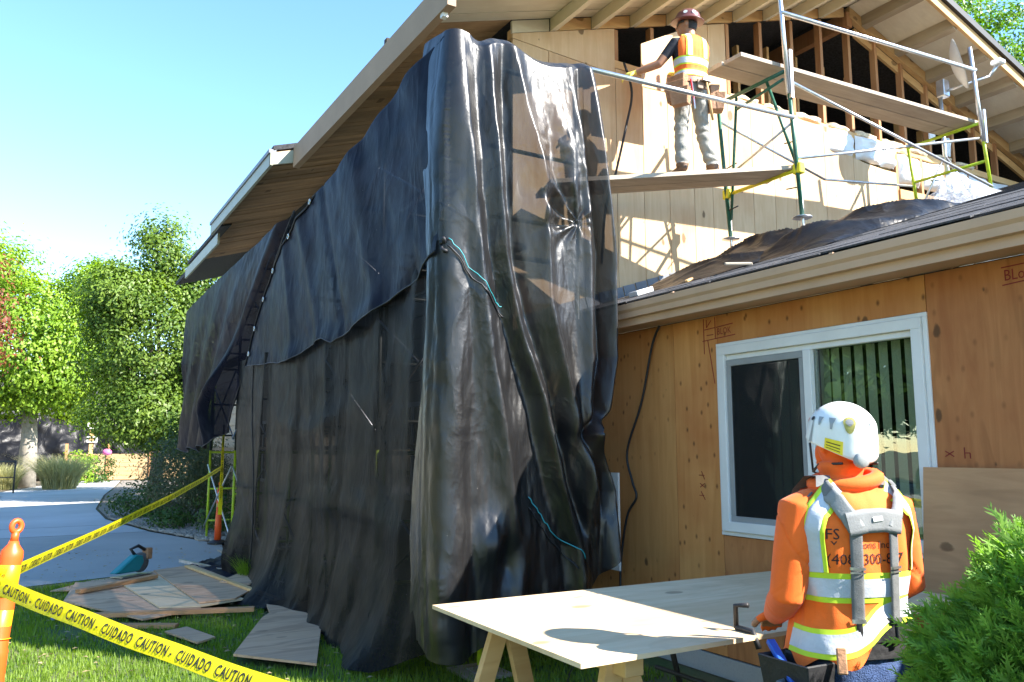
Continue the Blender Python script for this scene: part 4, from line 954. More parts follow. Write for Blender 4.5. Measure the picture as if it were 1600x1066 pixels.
def hand(w, d, upv, size=1.0, curl=.6, thumb=1, spread=.10):
    """palm and five fingers growing from wrist w in direction d; upv = back of the hand"""
    d = Vector(d).normalized(); u = Vector(upv); u = (u-d*u.dot(d)).normalized(); sd = d.cross(u)
    k = size; out = [blob([Vector(w)-d*.02, Vector(w)+d*.03*k, Vector(w)+d*.075*k, Vector(w)+d*.098*k], [.028*k, .038*k, .044*k, .036*k], 12, flat=.42)]
    # orient palm width along sd: the tube's own frame may differ, so add knuckle balls
    for i, (o_, ln) in enumerate(((-.033, .068), (-.011, .078), (.011, .074), (.032, .058))):
        b = Vector(w)+d*.090*k+sd*o_*k; a = b; pts = [b-d*.03*k, b]; ang = 0
        for seg in (.45, .32, .23):
            ang += curl*.75; dd = (d*math.cos(ang)-u*math.sin(ang)+sd*o_*spread*10*.3).normalized(); a = a+dd*ln*seg*k; pts.append(a)
        out.append(blob(pts, [.012*k, .0105*k, .0095*k, .0088*k, .007*k], 8))
        out.append(blob([Vector(w)+d*.02*k, b], [.016*k, .012*k], 8))
    tb = Vector(w)+d*.028*k+sd*(-.036*thumb)*k; t1 = tb+(d*.6-sd*.75*thumb-u*.25).normalized()*.038*k; t2 = t1+(d*.85-sd*.3*thumb-u*.45).normalized()*.03*k
    out.append(blob([tb+sd*.02*thumb*k, tb, t1, t2], [.017*k, .015*k, .012*k, .009*k], 8))
    return out
def finish_body(mbs, mats, pick, parent, wrinkle, vox=.0075, seed=0):
    me = remesh(join(mbs), vox, 5)
    n = len(me.vertices); co = np.empty(n*3); me.vertices.foreach_get('co', co); co = co.reshape(-1, 3)
    nr = np.empty(n*3); me.vertices.foreach_get('normal', nr); nr = nr.reshape(-1, 3)
    dsp = wrinkle(co)
    co = co + nr*dsp[:, None]; me.vertices.foreach_set('co', co.ravel()); me.update()
    for m in mats: me.materials.append(m)
    me.polygons.foreach_set('material_index', [pick(p.center) for p in me.polygons])
    o = link('body', me, None, parent, (0, 0, 0)); return o
# cloth materials
M['orange'] = plain('hi-vis orange cloth', (.86, .125, .004), .8, var=.12, scale=7, bump=.10, bscale=260, sheen=.1)
M['orange_v'] = plain('hi-vis orange vest', (.90, .15, .006), .75, var=.10, scale=9, bump=.12, bscale=260, sheen=.1)
M['lime_c'] = plain('lime trim cloth', (.55, .72, .02), .7, var=.08, sheen=.2)
M['silver'] = plain('silver reflective tape', (.50, .52, .56), .42, var=.10, scale=8, bump=.15, bscale=60)
M['strap'] = plain('grey webbing', (.13, .135, .135), .75, var=.2, scale=30, bump=.2, bscale=300)
M['pad'] = plain('grey padded yoke', (.22, .225, .225), .8, var=.15, scale=10, bump=.12, bscale=160)
M['denim'] = plain('blue denim', (.045, .085, .21), .85, var=.35, scale=22, bump=.4, bscale=200)
M['belt'] = plain('black tool belt', (.014, .014, .016), .6, var=.4, scale=14, bump=.2)
M['skin'] = plain('tanned skin', (.36, .17, .095), .5, var=.12, scale=12)
M['hair'] = plain('black hair', (.012, .010, .009), .5, var=.4, scale=60, bump=.6, bscale=160)
M['helmet'] = plain('white helmet shell', (.74, .74, .71), .4, var=.1, scale=7, bump=.05, bscale=30)
M['hat'] = plain('brown hard hat', (.13, .045, .04), .3, var=.15, scale=6)
M['tee'] = plain('black cotton', (.016, .018, .028), .85, var=.3, scale=14, bump=.3)
M['grey_pants'] = plain('faded grey work pants', (.30, .29, .26), .85, var=.1, scale=9, bump=.4, bscale=120)
M['leather'] = plain('tan leather', (.34, .17, .085), .6, var=.3, scale=9, bump=.35, bscale=50)
M['glove'] = plain('yellow glove', (.75, .62, .12), .7, var=.2)
M['boot'] = plain('brown boot', (.16, .09, .05), .6, var=.3)
M['ink'] = plain('dark print', (.03, .008, .006), .7)
M['stick_y'] = plain('yellow sticker', (.85, .62, .02), .5)
M['stick_o'] = plain('olive seal sticker', (.42, .36, .08), .5, var=.5, scale=40)
M['red'] = plain('red plastic', (.6, .02, .02), .4)
M['bluep'] = plain('blue plastic', (.02, .10, .45), .4)
M['steel'] = plain('dull steel', (.5, .5, .5), .35, metal=.9)
# ---------------------------------------------------------------- worker at the table
p1 = empty('person', (0, 0, 0), 'person from behind in orange hi-vis jacket, white helmet and grey suspenders at the plywood table', 'person')
T1 = Torso([(.72, .170, .135, 0), (.85, .178, .14, 0), (.95, .176, .136, 0), (1.05, .172, .132, .0), (1.15, .182, .136, .0), (1.25, .198, .140, .0), (1.33, .208, .136, -.005), (1.39, .198, .124, -.01), (1.44, .165, .107, -.012), (1.475, .122, .088, -.008), (1.51, .082, .075, 0), (1.60, .07, .07, .01)])
HR = Matrix.Rotation(rad(2), 4, 'Z')        # head turned to the left
hc = Vector((.018, .02, 1.635))
b1 = [T1.mb(.80, 1.505, -.006),
      ell(hc, (.082, .098, .118), HR), ell(hc+HR @ Vector((0, .085, -.045)), (.05, .035, .06), HR), blob([(0, 0, 1.44), (0, .012, 1.56)], [.078, .072]),
      ell(hc+HR @ Vector((0, .112, -.02)), (.014, .02, .022), HR)]
for s_ in (-1, 1): b1.append(ell(hc+HR @ Vector((.084*s_, -.008, -.015)), (.012, .022, .032), HR))
Ls, Le, Lw = Vector((-.180, -.012, 1.395)), Vector((-.245, -.02, 1.10)), Vector((-.16, .21, .99))
Rs, Re, Rw = Vector((.180, -.012, 1.395)), Vector((.25, .02, 1.12)), Vector((.20, .25, 1.0))
for S_, E_, W_, t_ in ((Ls, Le, Lw, 1), (Rs, Re, Rw, -1)):
    b1.append(blob([S_*.8+Vector((0, 0, 1.395*.2-.0)), S_, S_*.5+E_*.5, E_, E_*.6+W_*.4, W_], [.074, .072, .066, .057, .055, .042], 16))
    b1 += hand(W_, (W_-E_).normalized(), (0, .3, 1), 1.0, .35, t_)
for s_ in (-1, 1):
    hp = Vector((.10*s_, 0, .90)); kn = Vector((.115*s_, .035, .48)); an = Vector((.12*s_, -.01, .09))
    b1.append(blob([hp+Vector((0, 0, .04)), hp, hp*.5+kn*.5, kn, kn*.55+an*.45, an, an-Vector((0, 0, .03))], [.105, .108, .09, .073, .078, .062, .06], 16))
    b1.append(ell(an+Vector((0, .06, -.045)), (.048, .14, .045)))
def wr1(co):
    x, y, z = co.T
    arm = (np.abs(x) > .175).astype(float); w_ = np.zeros(len(co))
    w_ -= arm*np.clip((z-.98)/.1, 0, 1)*(.006*np.exp(-(fbm(x*4+z*4, z*5-y*7+x*5, 3)/.05)**2)+.002*np.exp(-(fbm(x*7-z*4, z*9+y*6, 13)/.06)**2))-.002*arm
    w_ += .006*np.sin(z*70+3*fbm(x*8, z*5, 4))*((z > 1.475) & (z < 1.56))
    w_ += .007*fbm(x*16, z*9, 5)*(z < .95)
    return w_*(z < 1.57)
def pk1(c):
    if c.z < .93 and abs(c.x) < .22 and (c.y < .16): return 2 if c.z > .085 else 3
    if c.z > 1.575 : return 1 if (HR.inverted() @ (Vector(c)-hc)).y > .085 and c.z > hc.z+.0 else 0
    if (Vector(c)-Lw).length < .13 and (Vector(c)-Lw).dot(Lw-Le) > .01: return 1
    if (Vector(c)-Rw).length < .13 and (Vector(c)-Rw).dot(Rw-Re) > .01: return 1
    return 0
finish_body(b1, [M['orange'], M['skin'], M['denim'], M['boot']], pk1, p1, wr1, .0065)
# hood / neck gaiter roll
MB().tube([(.105*math.cos(a)*1.0, -.012+.098*math.sin(a), 1.495+.02*math.sin(a+1.2)) for a in np.linspace(0, 2*math.pi, 25)], .026, 8, cap=False).build('hood_roll', M['orange'], p1)
# vest
vn = lambda th, z: .004*mnoise.noise(Vector((math.cos(th)*5, z*7, math.sin(th)*5)))+.003*math.sin(z*31+th*6+3*mnoise.noise(Vector((th*2, z*4, 0))))
bk = -math.pi/2
def hemv(th): return .885 + .15/(1+math.exp(-(th-bk+.12)*7)) + .02*math.sin(th*7)
def topv(th):
    d_ = abs(((th-bk+math.pi) % (2*math.pi))-math.pi)
    x_ = min(d_, math.pi-d_)/(math.pi/2)    # 0 at centre back or front, 1 at the side
    return 1.475-.02*x_ if x_ < .68 else 1.462-.30*min(1, (x_-.68)/.14)
ve = MB(); P_ = []
n_ = 150
for i in range(n_+1):
    th = bk-math.pi+.12+(2*math.pi-.24)*i/n_; a_, b_ = hemv(th), topv(th)
    P_.append([T1.at(th, a_+(b_-a_)*j/34, .010+vn(th, a_+(b_-a_)*j/34)+.020*max(0, (1.06-(a_+(b_-a_)*j/34))/.1)) for j in range(35)])
ve.grid(P_).build('vest', M['orange_v'], p1, fix=False)
vest = p1.children[-1]
def vstripe(th0, th1, z0f, z1f, mat, off, name, m=6, n=40):
    fl = lambda th, z: vn(th, z)+.020*max(0, (1.06-z)/.1)
    return T1.strip(th0, th1, z0f, z1f, off, n, m, noisef=fl).build(name, M[mat], vest, fix=False)
k0, k1 = bk-1.75, bk+1.75
vstripe(k0, k1, lambda t: 1.085, lambda t: 1.185, 'lime_c', .0125, 'lime_band')
vstripe(k0, k1, lambda t: 1.104, lambda t: 1.166, 'silver', .0145, 'reflective_band')
lowc = lambda t: .950+.115/(1+math.exp(-(t-bk+.12)*6))
vstripe(k0, k1, lambda t: lowc(t)-.047, lambda t: lowc(t)+.047, 'lime_c', .0125, 'lime_band')
vstripe(k0, k1, lambda t: lowc(t)-.029, lambda t: lowc(t)+.031, 'silver', .0145, 'reflective_band')
for s_ in (-1, 1):
    pts_ = [(bk+.98*s_, 1.186), (bk+.96*s_, 1.30), (bk+.88*s_, 1.39), (bk+.72*s_, 1.455), (bk+.60*s_, 1.472)]
    T1.ribbon(pts_, .082, .0135, 30, noisef=vn, thick=.001).build('lime_band', M['lime_c'], vest, fix=False)
    T1.ribbon(pts_, .052, .0160, 30, noisef=vn, thick=.001).build('reflective_band', M['silver'], vest, fix=False)
# armhole piping
for s_ in (-1, 1):
    MB().tube([T1.at(bk+s_*(1.20+.16*math.sin(j/12*math.pi*.9)), 1.455-.30*j/12, .014) for j in range(13)], .004, 5).build('piping', M['strap'], vest)
# print on the back
def backtext(s, x0, z0, size, xs=.85, mat='ink'):
    v, f = text_mesh(s, size, xs=xs); mb = MB(); q = []
    for p in v:
        xx = x0+p[0]; z = z0+p[1]
        a_ = np.interp(z, T1.r[:, 0], T1.r[:, 1]); b_ = np.interp(z, T1.r[:, 0], T1.r[:, 2]); cy = np.interp(z, T1.r[:, 0], T1.r[:, 3])
        sn = (1-min(.99, abs(xx/a_))**2.5)**(1/2.5); th_ = math.atan2(-sn, xx/a_); q.append(tuple(T1.at(th_, z, .0125+vn(th_, z)+.020*max(0, (1.06-z)/.1))))
    mb.add(q, f).build('print', M[mat], vest, fix=False)
backtext('FS', -.150, 1.300, .052); backtext('(408) 300-867', -.148, 1.215, .052, .86)
backtext('tions Inc', -.055, 1.268, .036, .9)
backtext('v', -.135, 1.281, .028, 1.5)
# suspenders
def xz(x, z):
    a_ = np.interp(z, T1.r[:, 0], T1.r[:, 1]); c_ = max(-.99, min(.99, x/a_)); sn = (1-abs(c_)**2.5)**(1/2.5)
    return (math.atan2(-sn, c_), z)
harn = empty('suspenders', (0, 0, 1.2), parent=p1)
ho = .024
for s_ in (-1, 1):
    T1.ribbon([xz(.062*s_, 1.34), xz(.062*s_, 1.22), xz(.062*s_, 1.12), xz(.062*s_, 1.03)], .040, ho, noisef=None).build('strap', M['strap'], harn, fix=False)
    T1.ribbon([xz(.060*s_, 1.335), xz(.080*s_, 1.38), xz(.10*s_, 1.43), xz(.108*s_, 1.462)], .055, ho+.006, thick=.012).build('shoulder_pad', M['pad'], harn, fix=False)
    T1.ribbon([xz(.108*s_, 1.455), xz(.105*s_, 1.478)], .055, ho+.008, thick=.014).build('shoulder_pad', M['strap'], harn, fix=False)
    sh = [T1.at(*xz(.106*s_, 1.475), ho), Vector((.106*s_, -.045, 1.512)), Vector((.110*s_, .02, 1.51)), Vector((.115*s_, .09, 1.46)), Vector((.115*s_, .155, 1.36)), Vector((.11*s_, .175, 1.2)), Vector((.105*s_, .17, 1.06))]
    P_ = [[p+Vector((q*.027, 0, .003*(1-q*q))) for q in (-1, -.4, .4, 1)] for p in sh]
    MB().grid(P_).build('strap', M['strap'], harn, fix=False)
    T1.ribbon([xz(.062*s_, 1.208), xz(.062*s_, 1.198)], .050, ho+.006).build('buckle', M['steel'], harn, fix=False)
    T1.ribbon([xz(.062*s_, 1.192), xz(.062*s_, 1.186)], .048, ho+.006).build('buckle', M['steel'], harn, fix=False)
    T1.ribbon([xz(.062*s_, 1.036), xz(.062*s_, 1.022)], .046, ho+.005).build('buckle', M['steel'], harn, fix=False)
    T1.ribbon([xz(.062*s_, 1.024), xz(.062*s_, .95)], .02, ho+.004).build('clip', M['belt'], harn, fix=False)
T1.ribbon([xz(-.085, 1.350), xz(-.03, 1.362), xz(.03, 1.364), xz(.085, 1.354)], .080, ho+.010, thick=.022).build('yoke_pad', M['pad'], harn, fix=False)
T1.ribbon([xz(-.012, 1.366), xz(.018, 1.370)], .018, ho+.0145).build('emblem', M['white'], harn, fix=False)
# belt and pouches
bl = T1.strip(0, 2*math.pi, lambda t: .90, lambda t: 1.03, .008, 60, 6).build('tool_belt', M['belt'], p1, fix=False)
T1.strip(bk-.15, bk+1.3, lambda t: .955, lambda t: 1.035, .018, 20, 5, noisef=lambda t, z: .008*math.sin(t*9)).build('lumbar_pad', M['belt'], bl, fix=False)
def pouch(c, rz_, w, d, h, mat, parent, tilt=0, nm='pouch'):
    e = MB(); Mx = Matrix.Translation(Vector(c)) @ Matrix.Rotation(rz_, 4, 'Z') @ Matrix.Rotation(tilt, 4, 'X')
    e.add([Mx @ Vector(p) for p in ((-w*.40, -d*.4, -h), (w*.40, -d*.4, -h), (w*.42, d*.25, -h), (-w*.42, d*.25, -h), (-w*.5, -d*.62, 0), (w*.5, -d*.62, 0), (w*.5, d*.3, 0), (-w*.5, d*.3, 0),
           (-w*.44, -d*.55, -.004), (w*.44, -d*.55, -.004), (w*.44, d*.2, -.004), (-w*.44, d*.2, -.004), (-w*.38, -d*.35, -h*.8), (w*.38, -d*.35, -h*.8), (w*.38, d*.2, -h*.8), (-w*.38, d*.2, -h*.8))],
          [(0,3,2,1),(0,1,5,4),(1,2,6,5),(2,3,7,6),(3,0,4,7),(4,5,9,8),(5,6,10,9),(6,7,11,10),(7,4,8,11),(8,9,13,12),(9,10,14,13),(10,11,15,14),(11,8,12,15),(12,13,14,15)])
    return e.build(nm, M[mat], parent, bevel=.006)
pouch((-.225, -.05, .90), rad(-75), .22, .14, .24, 'belt', bl); pouch((-.25, -.13, .84), rad(-60), .16, .10, .16, 'strap', bl)
pouch((.225, -.02, .90), rad(85), .2, .13, .22, 'belt', bl)
MB().beam((-.29, -.16, .80), (-.27, .06, .93), .03, .02).build('blue_tool', M['bluep'], bl, bevel=.004)
MB().beam((-.15, -.165, .95), (-.16, -.185, .87), .03, .018).build('knife_handle', M['leather'], bl, bevel=.004)
MB().tube([(-.19, -.20, .80), (-.18, -.21, .70)], .012, 8).build('red_tool', M['red'], bl)
MB().tube([(-.25, -.23, .82), (-.25, -.25, .78), (-.23, -.25, .75), (-.21, -.23, .78)], .005, 6).build('hook', M['steel'], bl)
# helmet
hm = empty('helmet', (0, 0, 1.7), parent=p1)
HM = Matrix.Translation(hc+Vector((0, 0, .02))) @ HR @ Matrix.Rotation(rad(8), 4, 'X')
P_ = []; N_ = 64
def helm(fi, v, off=0.0):
    """fi: 0 = front(+y) ... ; v 0 top .. 1 rim"""
    cf = math.cos(fi)
    rim = .036 + .020*cf - .030*max(0, -cf)**2 - .012*math.cos(2*fi) - .022*abs(math.sin(fi))**3
    a, b, h = .112+off, (.136 if cf > 0 else .140)+off, .122+off
    th = v*math.pi/2*1.0; zr = h*math.cos(th); r = math.sin(th)**.86
    z = zr if v < .999 else zr
    x = a*r*math.sin(fi); y = b*r*cf
    if v > .72: t_ = (v-.72)/.28; z = z*(1-t_)+ (rim-.055)*t_ if True else z
    # central ridge
    z += .007*math.exp(-(x/.05)**2)*(1-v)
    return HM @ Vector((x, y, z))
for i in range(N_):
    fi = 2*math.pi*i/N_; row = [helm(fi, v) for v in np.linspace(.02, 1, 26)]
    row += [helm(fi, v, -.008) for v in np.linspace(1, .5, 6)]
    P_.append(row)
hs_ = MB().grid(P_, closeu=True); hs_.f.append(tuple(i*32 for i in range(N_))); hs_.sm.append(True); hs_.mi.append(0)
hs_.build('shell', M['helmet'], hm)
def hpatch(f0, f1, v0, v1, mat, nm, off=.0025, n=10, shape='rect'):
    P_ = []
    if shape == 'disc':
        P_ = [[helm(f0+f1*r*math.cos(a), v0+v1*r*math.sin(a), off) for r in np.linspace(.01, 1, 5)] for a in np.linspace(0, 2*math.pi, 21)]
    elif shape == 'tri':
        P_ = [[helm((f0+f1)/2+((f0+(f1-f0)*u_)-(f0+f1)/2)*(1-.75*w_), v0+(v1-v0)*w_, off) for w_ in np.linspace(0, 1, n)] for u_ in np.linspace(0, 1, n)]
    else:
        P_ = [[helm(f0+(f1-f0)*u_, v0+(v1-v0)*w_, off) for w_ in np.linspace(0, 1, n)] for u_ in np.linspace(0, 1, n)]
    return MB().grid(P_).build(nm, M[mat], hm, fix=False)
# the viewer sees the wearer's left/back: fi grows from the front through +x, so the left side is -fi
hpatch(-1.35, -1.48, .97, .70, 'grey_al', 'side_clip', shape='tri')
hpatch(-1.32, .10, .66, .045, 'black', 'clip_knob', shape='disc')
hpatch(-1.60, -1.80, .60, .74, 'grey_al', 'vent', shape='tri'); hpatch(-1.98, -2.22, .60, .76, 'grey_al', 'vent', shape='tri'); hpatch(-1.2, -1.05, .42, .50, 'grey_al', 'vent', shape='tri')
hpatch(2.9, 3.02, .60, .74, 'grey_al', 'vent', shape='tri')
hpatch(-2.62, .19, .67, .105, 'stick_o', 'round_sticker', .003, shape='disc'); hpatch(-2.62, .12, .67, .06, 'pad', 'round_sticker_mark', .0036, shape='disc')
hpatch(-1.95, -2.45, .985, .84, 'stick_y', 'yellow_sticker', .003)
for k_ in range(3): hpatch(-2.0, -2.38, .955-.035*k_, .945-.035*k_, 'ink', 'sticker_line', .0038)
hpatch(-1.02, .05, .70, .04, 'red', 'small_sticker', .003, shape='disc')
dl = HM @ Vector((.055*-1+.0, -.150, -.055)); MB().lathe([(.005, -.012), (.026, -.010), (.028, .006), (.02, .012), (.004, .013)], (0, 0, 0), 16).xf(Matrix.Translation(HM @ Vector((-.03, -.152, -.068))) @ HR @ Matrix.Rotation(rad(100), 4, 'X')).build('adjuster_dial', M['grey_al'], hm)
for s_ in (-1, 1):
    q0 = HM @ Vector((.100*s_, .04, -.03)); q1 = HM @ Vector((.072*s_, .055, -.14)); q2 = HM @ Vector((.088*s_, -.07, -.07)); q3 = HM @ Vector((0, .09, -.165))
    MB().tube([q0, q1, q3], .004, 6).build('chin_strap', M['black'], hm); MB().tube([q1, HM @ Vector((.088*s_, .0, -.105)), HM @ Vector((.070*s_, -.105, -.085))], .005, 6).build('chin_strap', M['black'], hm)
p1.location = (2.585, 1.99, 0.0); p1.rotation_euler = (0, 0, rad(-18)); p1.scale = (1.05, 1.03, 1.0)

# ---------------------------------------------------------------- worker on the plank
p2 = empty('person', (0, 0, 0), 'person in orange vest, brown hard hat and tool belt standing on the scaffold plank', 'person')
T2 = Torso([(.80, .16, .115, 0), (.92, .17, .12, 0), (1.0, .165, .115, 0), (1.08, .158, .11, 0), (1.2, .172, .118, 0), (1.3, .19, .12, 0), (1.38, .195, .112, -.005), (1.43, .165, .098, -.008), (1.465, .11, .078, -.005), (1.50, .066, .062, 0), (1.56, .058, .058, .01)])
HR2 = Matrix.Rotation(rad(38), 4, 'Z'); h2 = Vector((-.01, .02, 1.625))
b2 = [T2.mb(.82, 1.49, -.004), ell(h2, (.078, .096, .115), HR2), ell(h2+HR2 @ Vector((0, .07, -.05)), (.05, .04, .06), HR2), blob([(0, -.005, 1.44), (0, .01, 1.56)], [.062, .06]), ell(h2+HR2 @ Vector((0, .108, -.012)), (.013, .02, .024), HR2), ell(h2+HR2 @ Vector((0, .095, -.06)), (.026, .014, .012), HR2)]
for s_ in (-1, 1): b2.append(ell(h2+HR2 @ Vector((.079*s_, -.008, -.015)), (.012, .022, .032), HR2))
Ls2, Le2, Lw2 = Vector((-.18, 0, 1.385)), Vector((-.325, .10, 1.17)), Vector((-.50, .26, 1.115))
Rs2, Re2, Rw2 = Vector((.18, 0, 1.385)), Vector((.26, .20, 1.22)), Vector((.16, .42, 1.30))
for S_, E_, W_, t_ in ((Ls2, Le2, Lw2, 1), (Rs2, Re2, Rw2, -1)):
    b2.append(blob([S_*.8+Vector((0, 0, .277)), S_, S_*.5+E_*.5, E_, E_*.5+W_*.5, W_], [.062, .064, .054, .046, .042, .031], 14))
    b2 += hand(W_, (W_-E_).normalized(), (-.2, -.4, .9), 1.1, .55, t_)
leg2 = []
for s_, hp, kn, an in ((-1, (-.09, 0, .92), (-.12, .03, .50), (-.14, .0, .09)), (1, (.09, 0, .92), (.17, .06, .51), (.245, .0, .13))):
    hp, kn, an = Vector(hp), Vector(kn), Vector(an)
    b2.append(blob([hp+Vector((0, 0, .02)), hp, hp*.5+kn*.5, kn, kn*.55+an*.45, an, an-Vector((0, 0, .03))], [.093, .096, .082, .068, .072, .066, .055], 16))
    b2.append(ell(an+Vector((0, .055, -.045)), (.046, .135, .042)))
def wr2(co):
    x, y, z = co.T
    lg = (z < .86).astype(float)
    return lg*(.006*np.sin(z*60+x*14+5*fbm(x*8, z*7, 3))*np.clip(.25+np.exp(-((z-.2)/.12)**2)+np.exp(-((z-.52)/.09)**2)+.5*np.exp(-((z-.8)/.08)**2), 0, 1.2)+.006*fbm(x*14, z*9, 5))*(z > .10)
def pk2(c):
    c = Vector(c)
    if c.z < .10 and abs(c.x+.14) < .1 and c.y < .3: return 3
    if c.z < .135 and c.x > .1: return 3
    if c.z < .96 and abs(c.x) < .36 and c.y < .2: return 2
    if c.z > 1.475: return 1
    if c.x < -.2:
        if (c-Lw2).dot(Lw2-Le2) > -.002: return 4
        return 1 if (c-Ls2).dot((Le2-Ls2).normalized()) > .19 or (c-Le2).dot(Lw2-Le2) > 0 and c.y > .1 else 0
    if c.x > .14 and c.y > .12:
        if (c-Rw2).dot(Rw2-Re2) > -.002: return 4
        return 1
    if c.y > .3: return 4
    return 0
finish_body(b2, [M['tee'], M['skin'], M['grey_pants'], M['boot'], M['glove']], pk2, p2, wr2)
# hair at the nape
hr = MB(); P_ = [[h2+HR2 @ Vector((.083*math.sin(f_)*math.cos(e_), -.100*math.cos(f_)*math.cos(e_)-.002, .118*math.sin(e_))) for e_ in np.linspace(-.62, .6, 10)] for f_ in np.linspace(-1.25, 1.25, 20)]
hr.grid(P_).build('hair', M['hair'], p2, fix=False)
v2 = lambda th, z: .004*mnoise.noise(Vector((math.cos(th)*6, z*9, math.sin(th)*6)))
P_ = []
for i in range(121):
    th = bk-math.pi+.12+(2*math.pi-.24)*i/120; d_ = abs(((th-bk+math.pi) % (2*math.pi))-math.pi); x_ = min(d_, math.pi-d_)/(math.pi/2)
    b_ = 1.475-.015*x_ if x_ < .66 else 1.46-.27*min(1, (x_-.66)/.14)
    P_.append([T2.at(th, 1.0+(b_-1.0)*j/24, .012+v2(th, 1.0+(b_-1.0)*j/24)+.012*max(0, 1-(b_-1.0)*j/24/.08)) for j in range(25)])
vest2 = MB().grid(P_).build('vest', M['orange_v'], p2, fix=False)
def vst(z0, z1, mat, off, nm): T2.strip(bk-1.9, bk+1.9, lambda t: z0, lambda t: z1, off, 40, 3, noisef=lambda t, z: v2(t, z)+.010*max(0, 1-(z-1.0)/.08)).build(nm, M[mat], vest2, fix=False)
vst(1.125, 1.215, 'lime_c', .0145, 'lime_band'); vst(1.14, 1.20, 'silver', .0165, 'reflective_band'); vst(1.005, 1.075, 'lime_c', .0145, 'lime_band'); vst(1.015, 1.06, 'silver', .0165, 'reflective_band')
for s_ in (-1, 1):
    for wd, off, mat, nm in ((.072, .015, 'lime_c', 'lime_band'), (.046, .0175, 'silver', 'reflective_band')):
        P_ = []
        for j in range(21):
            z = 1.216+.255*j/20; row = []
            for q in (-1, 0, 1):
                xx = s_*.095+q*wd/2; a_ = np.interp(z, T2.r[:, 0], T2.r[:, 1])+off; b_ = np.interp(z, T2.r[:, 0], T2.r[:, 2])+off; cy = np.interp(z, T2.r[:, 0], T2.r[:, 3])
                cc = max(-.99, min(.99, xx/a_)); row.append((xx, cy-b_*(1-abs(cc)**2.5)**.4-.001, z))
            P_.append(row)
        MB().grid(P_).build(nm, M[mat], vest2, fix=False)
tb = T2.strip(0, 2*math.pi, lambda t: .935, lambda t: 1.0, .020, 50, 4).build('tool_belt', M['leather'], p2, fix=False)
pouch((-.20, -.06, .985), rad(-70), .20, .11, .16, 'leather', tb); pouch((-.25, -.10, .885), rad(-62), .22, .14, .20, 'leather', tb); pouch((-.255, -.16, .80), rad(-55), .20, .12, .17, 'leather', tb)
pouch((.215, -.05, .96), rad(68), .16, .11, .26, 'leather', tb); pouch((.275, -.08, .88), rad(60), .16, .11, .18, 'leather', tb)
MB().box((-.04, -.16, .86), (.08, -.145, .96)).build('hammer_holster', M['boot'], tb, bevel=.006)
hmr = empty('hammer', (.06, -.17, .93), parent=tb)
MB().tube([(.055, -.175, .95), (.075, -.19, .75), (.10, -.20, .53)], [.011, .014, .013], 8).build('handle', M['stud_y'], hmr) if False else MB().tube([(.055, -.175, .95), (.075, -.19, .75), (.10, -.20, .53)], [.011, .014, .013], 8).build('hammer_handle', M['stud_y'], tb)
bpy.data.objects.remove(hmr)
MB().box((0, -.20, .935), (.11, -.165, .965)).build('hammer_head', M['steel'], tb, bevel=.004)
MB().tube([(-.13, -.165, .93), (-.11, -.175, .75), (-.10, -.175, .66)], .010, 6).build('pencil', M['red'], tb)
MB().beam((-.12, -.16, .95), (-.095, -.175, .62), .03, .012).build('saw_blade', M['steel'], tb)
# hard hat with full brim
hh = empty('hard_hat', (0, 0, 1.66), parent=p2)
HM2 = Matrix.Translation(h2+Vector((0, -.005, .035))) @ HR2 @ Matrix.Rotation(rad(6), 4, 'X')
pr = [(.150, -.012), (.158, -.010), (.158, -.004), (.130, .004), (.122, .012), (.118, .05), (.104, .085), (.075, .113), (.035, .126), (.006, .129)]
MB().lathe(pr, (0, 0, 0), 36, sx=.93, sy=1.1).xf(HM2).build('shell', M['hat'], hh)
MB().tube([Vector((0, .118*1.1*math.cos(a), .128*math.sin(a)+.004)) for a in np.linspace(.35, 2.8, 15)], .010, 6).xf(HM2).build('ridge', M['hat'], hh)
for fa, z_ in ((-2.3, .06), (2.6, .055), (2.0, .045), (-1.6, .06)):
    rr_ = .1165 if z_ < .056 else .113
    c_ = Vector((rr_*math.sin(fa)*.93, rr_*math.cos(fa)*1.1, z_)); nn = Vector((c_.x, c_.y, .02)).normalized(); ta = nn.cross(Vector((0, 0, 1))).normalized(); tb_ = ta.cross(nn)
    P_ = [[HM2 @ (c_+nn*.004+ta*r_*math.cos(a)*.022+tb_*r_*math.sin(a)*.018) for r_ in (.05, 1)] for a in np.linspace(0, 2*math.pi, 15)]
    MB().grid(P_).build('sticker', M['white'] if fa != -2.3 else M['bluep'], hh, fix=False)
MB().tube([h2+HR2 @ Vector((.084*math.sin(a), .098*math.cos(a)+.004, .012)) for a in np.linspace(-1.5, 1.5, 13)], .010, 6).build('sunglasses', M['black'], p2)
p2.location = (5.74, 6.02, 4.415); p2.rotation_euler = (0, 0, rad(-6)); p2.scale = (1.02, 1.02, 1.02)
# the sheet he is fitting
hp = MB(); q = [(5.50, 5.53), (6.24, 5.56), (6.24, 6.42), (6.12, 6.36), (5.50, 6.02)]
hp.prism(q, 1, 6.52, 6.536).build('plywood_sheet', M['ply_sun'], label='cut plywood sheet the worker on the plank holds against the gable opening', cat='plywood')
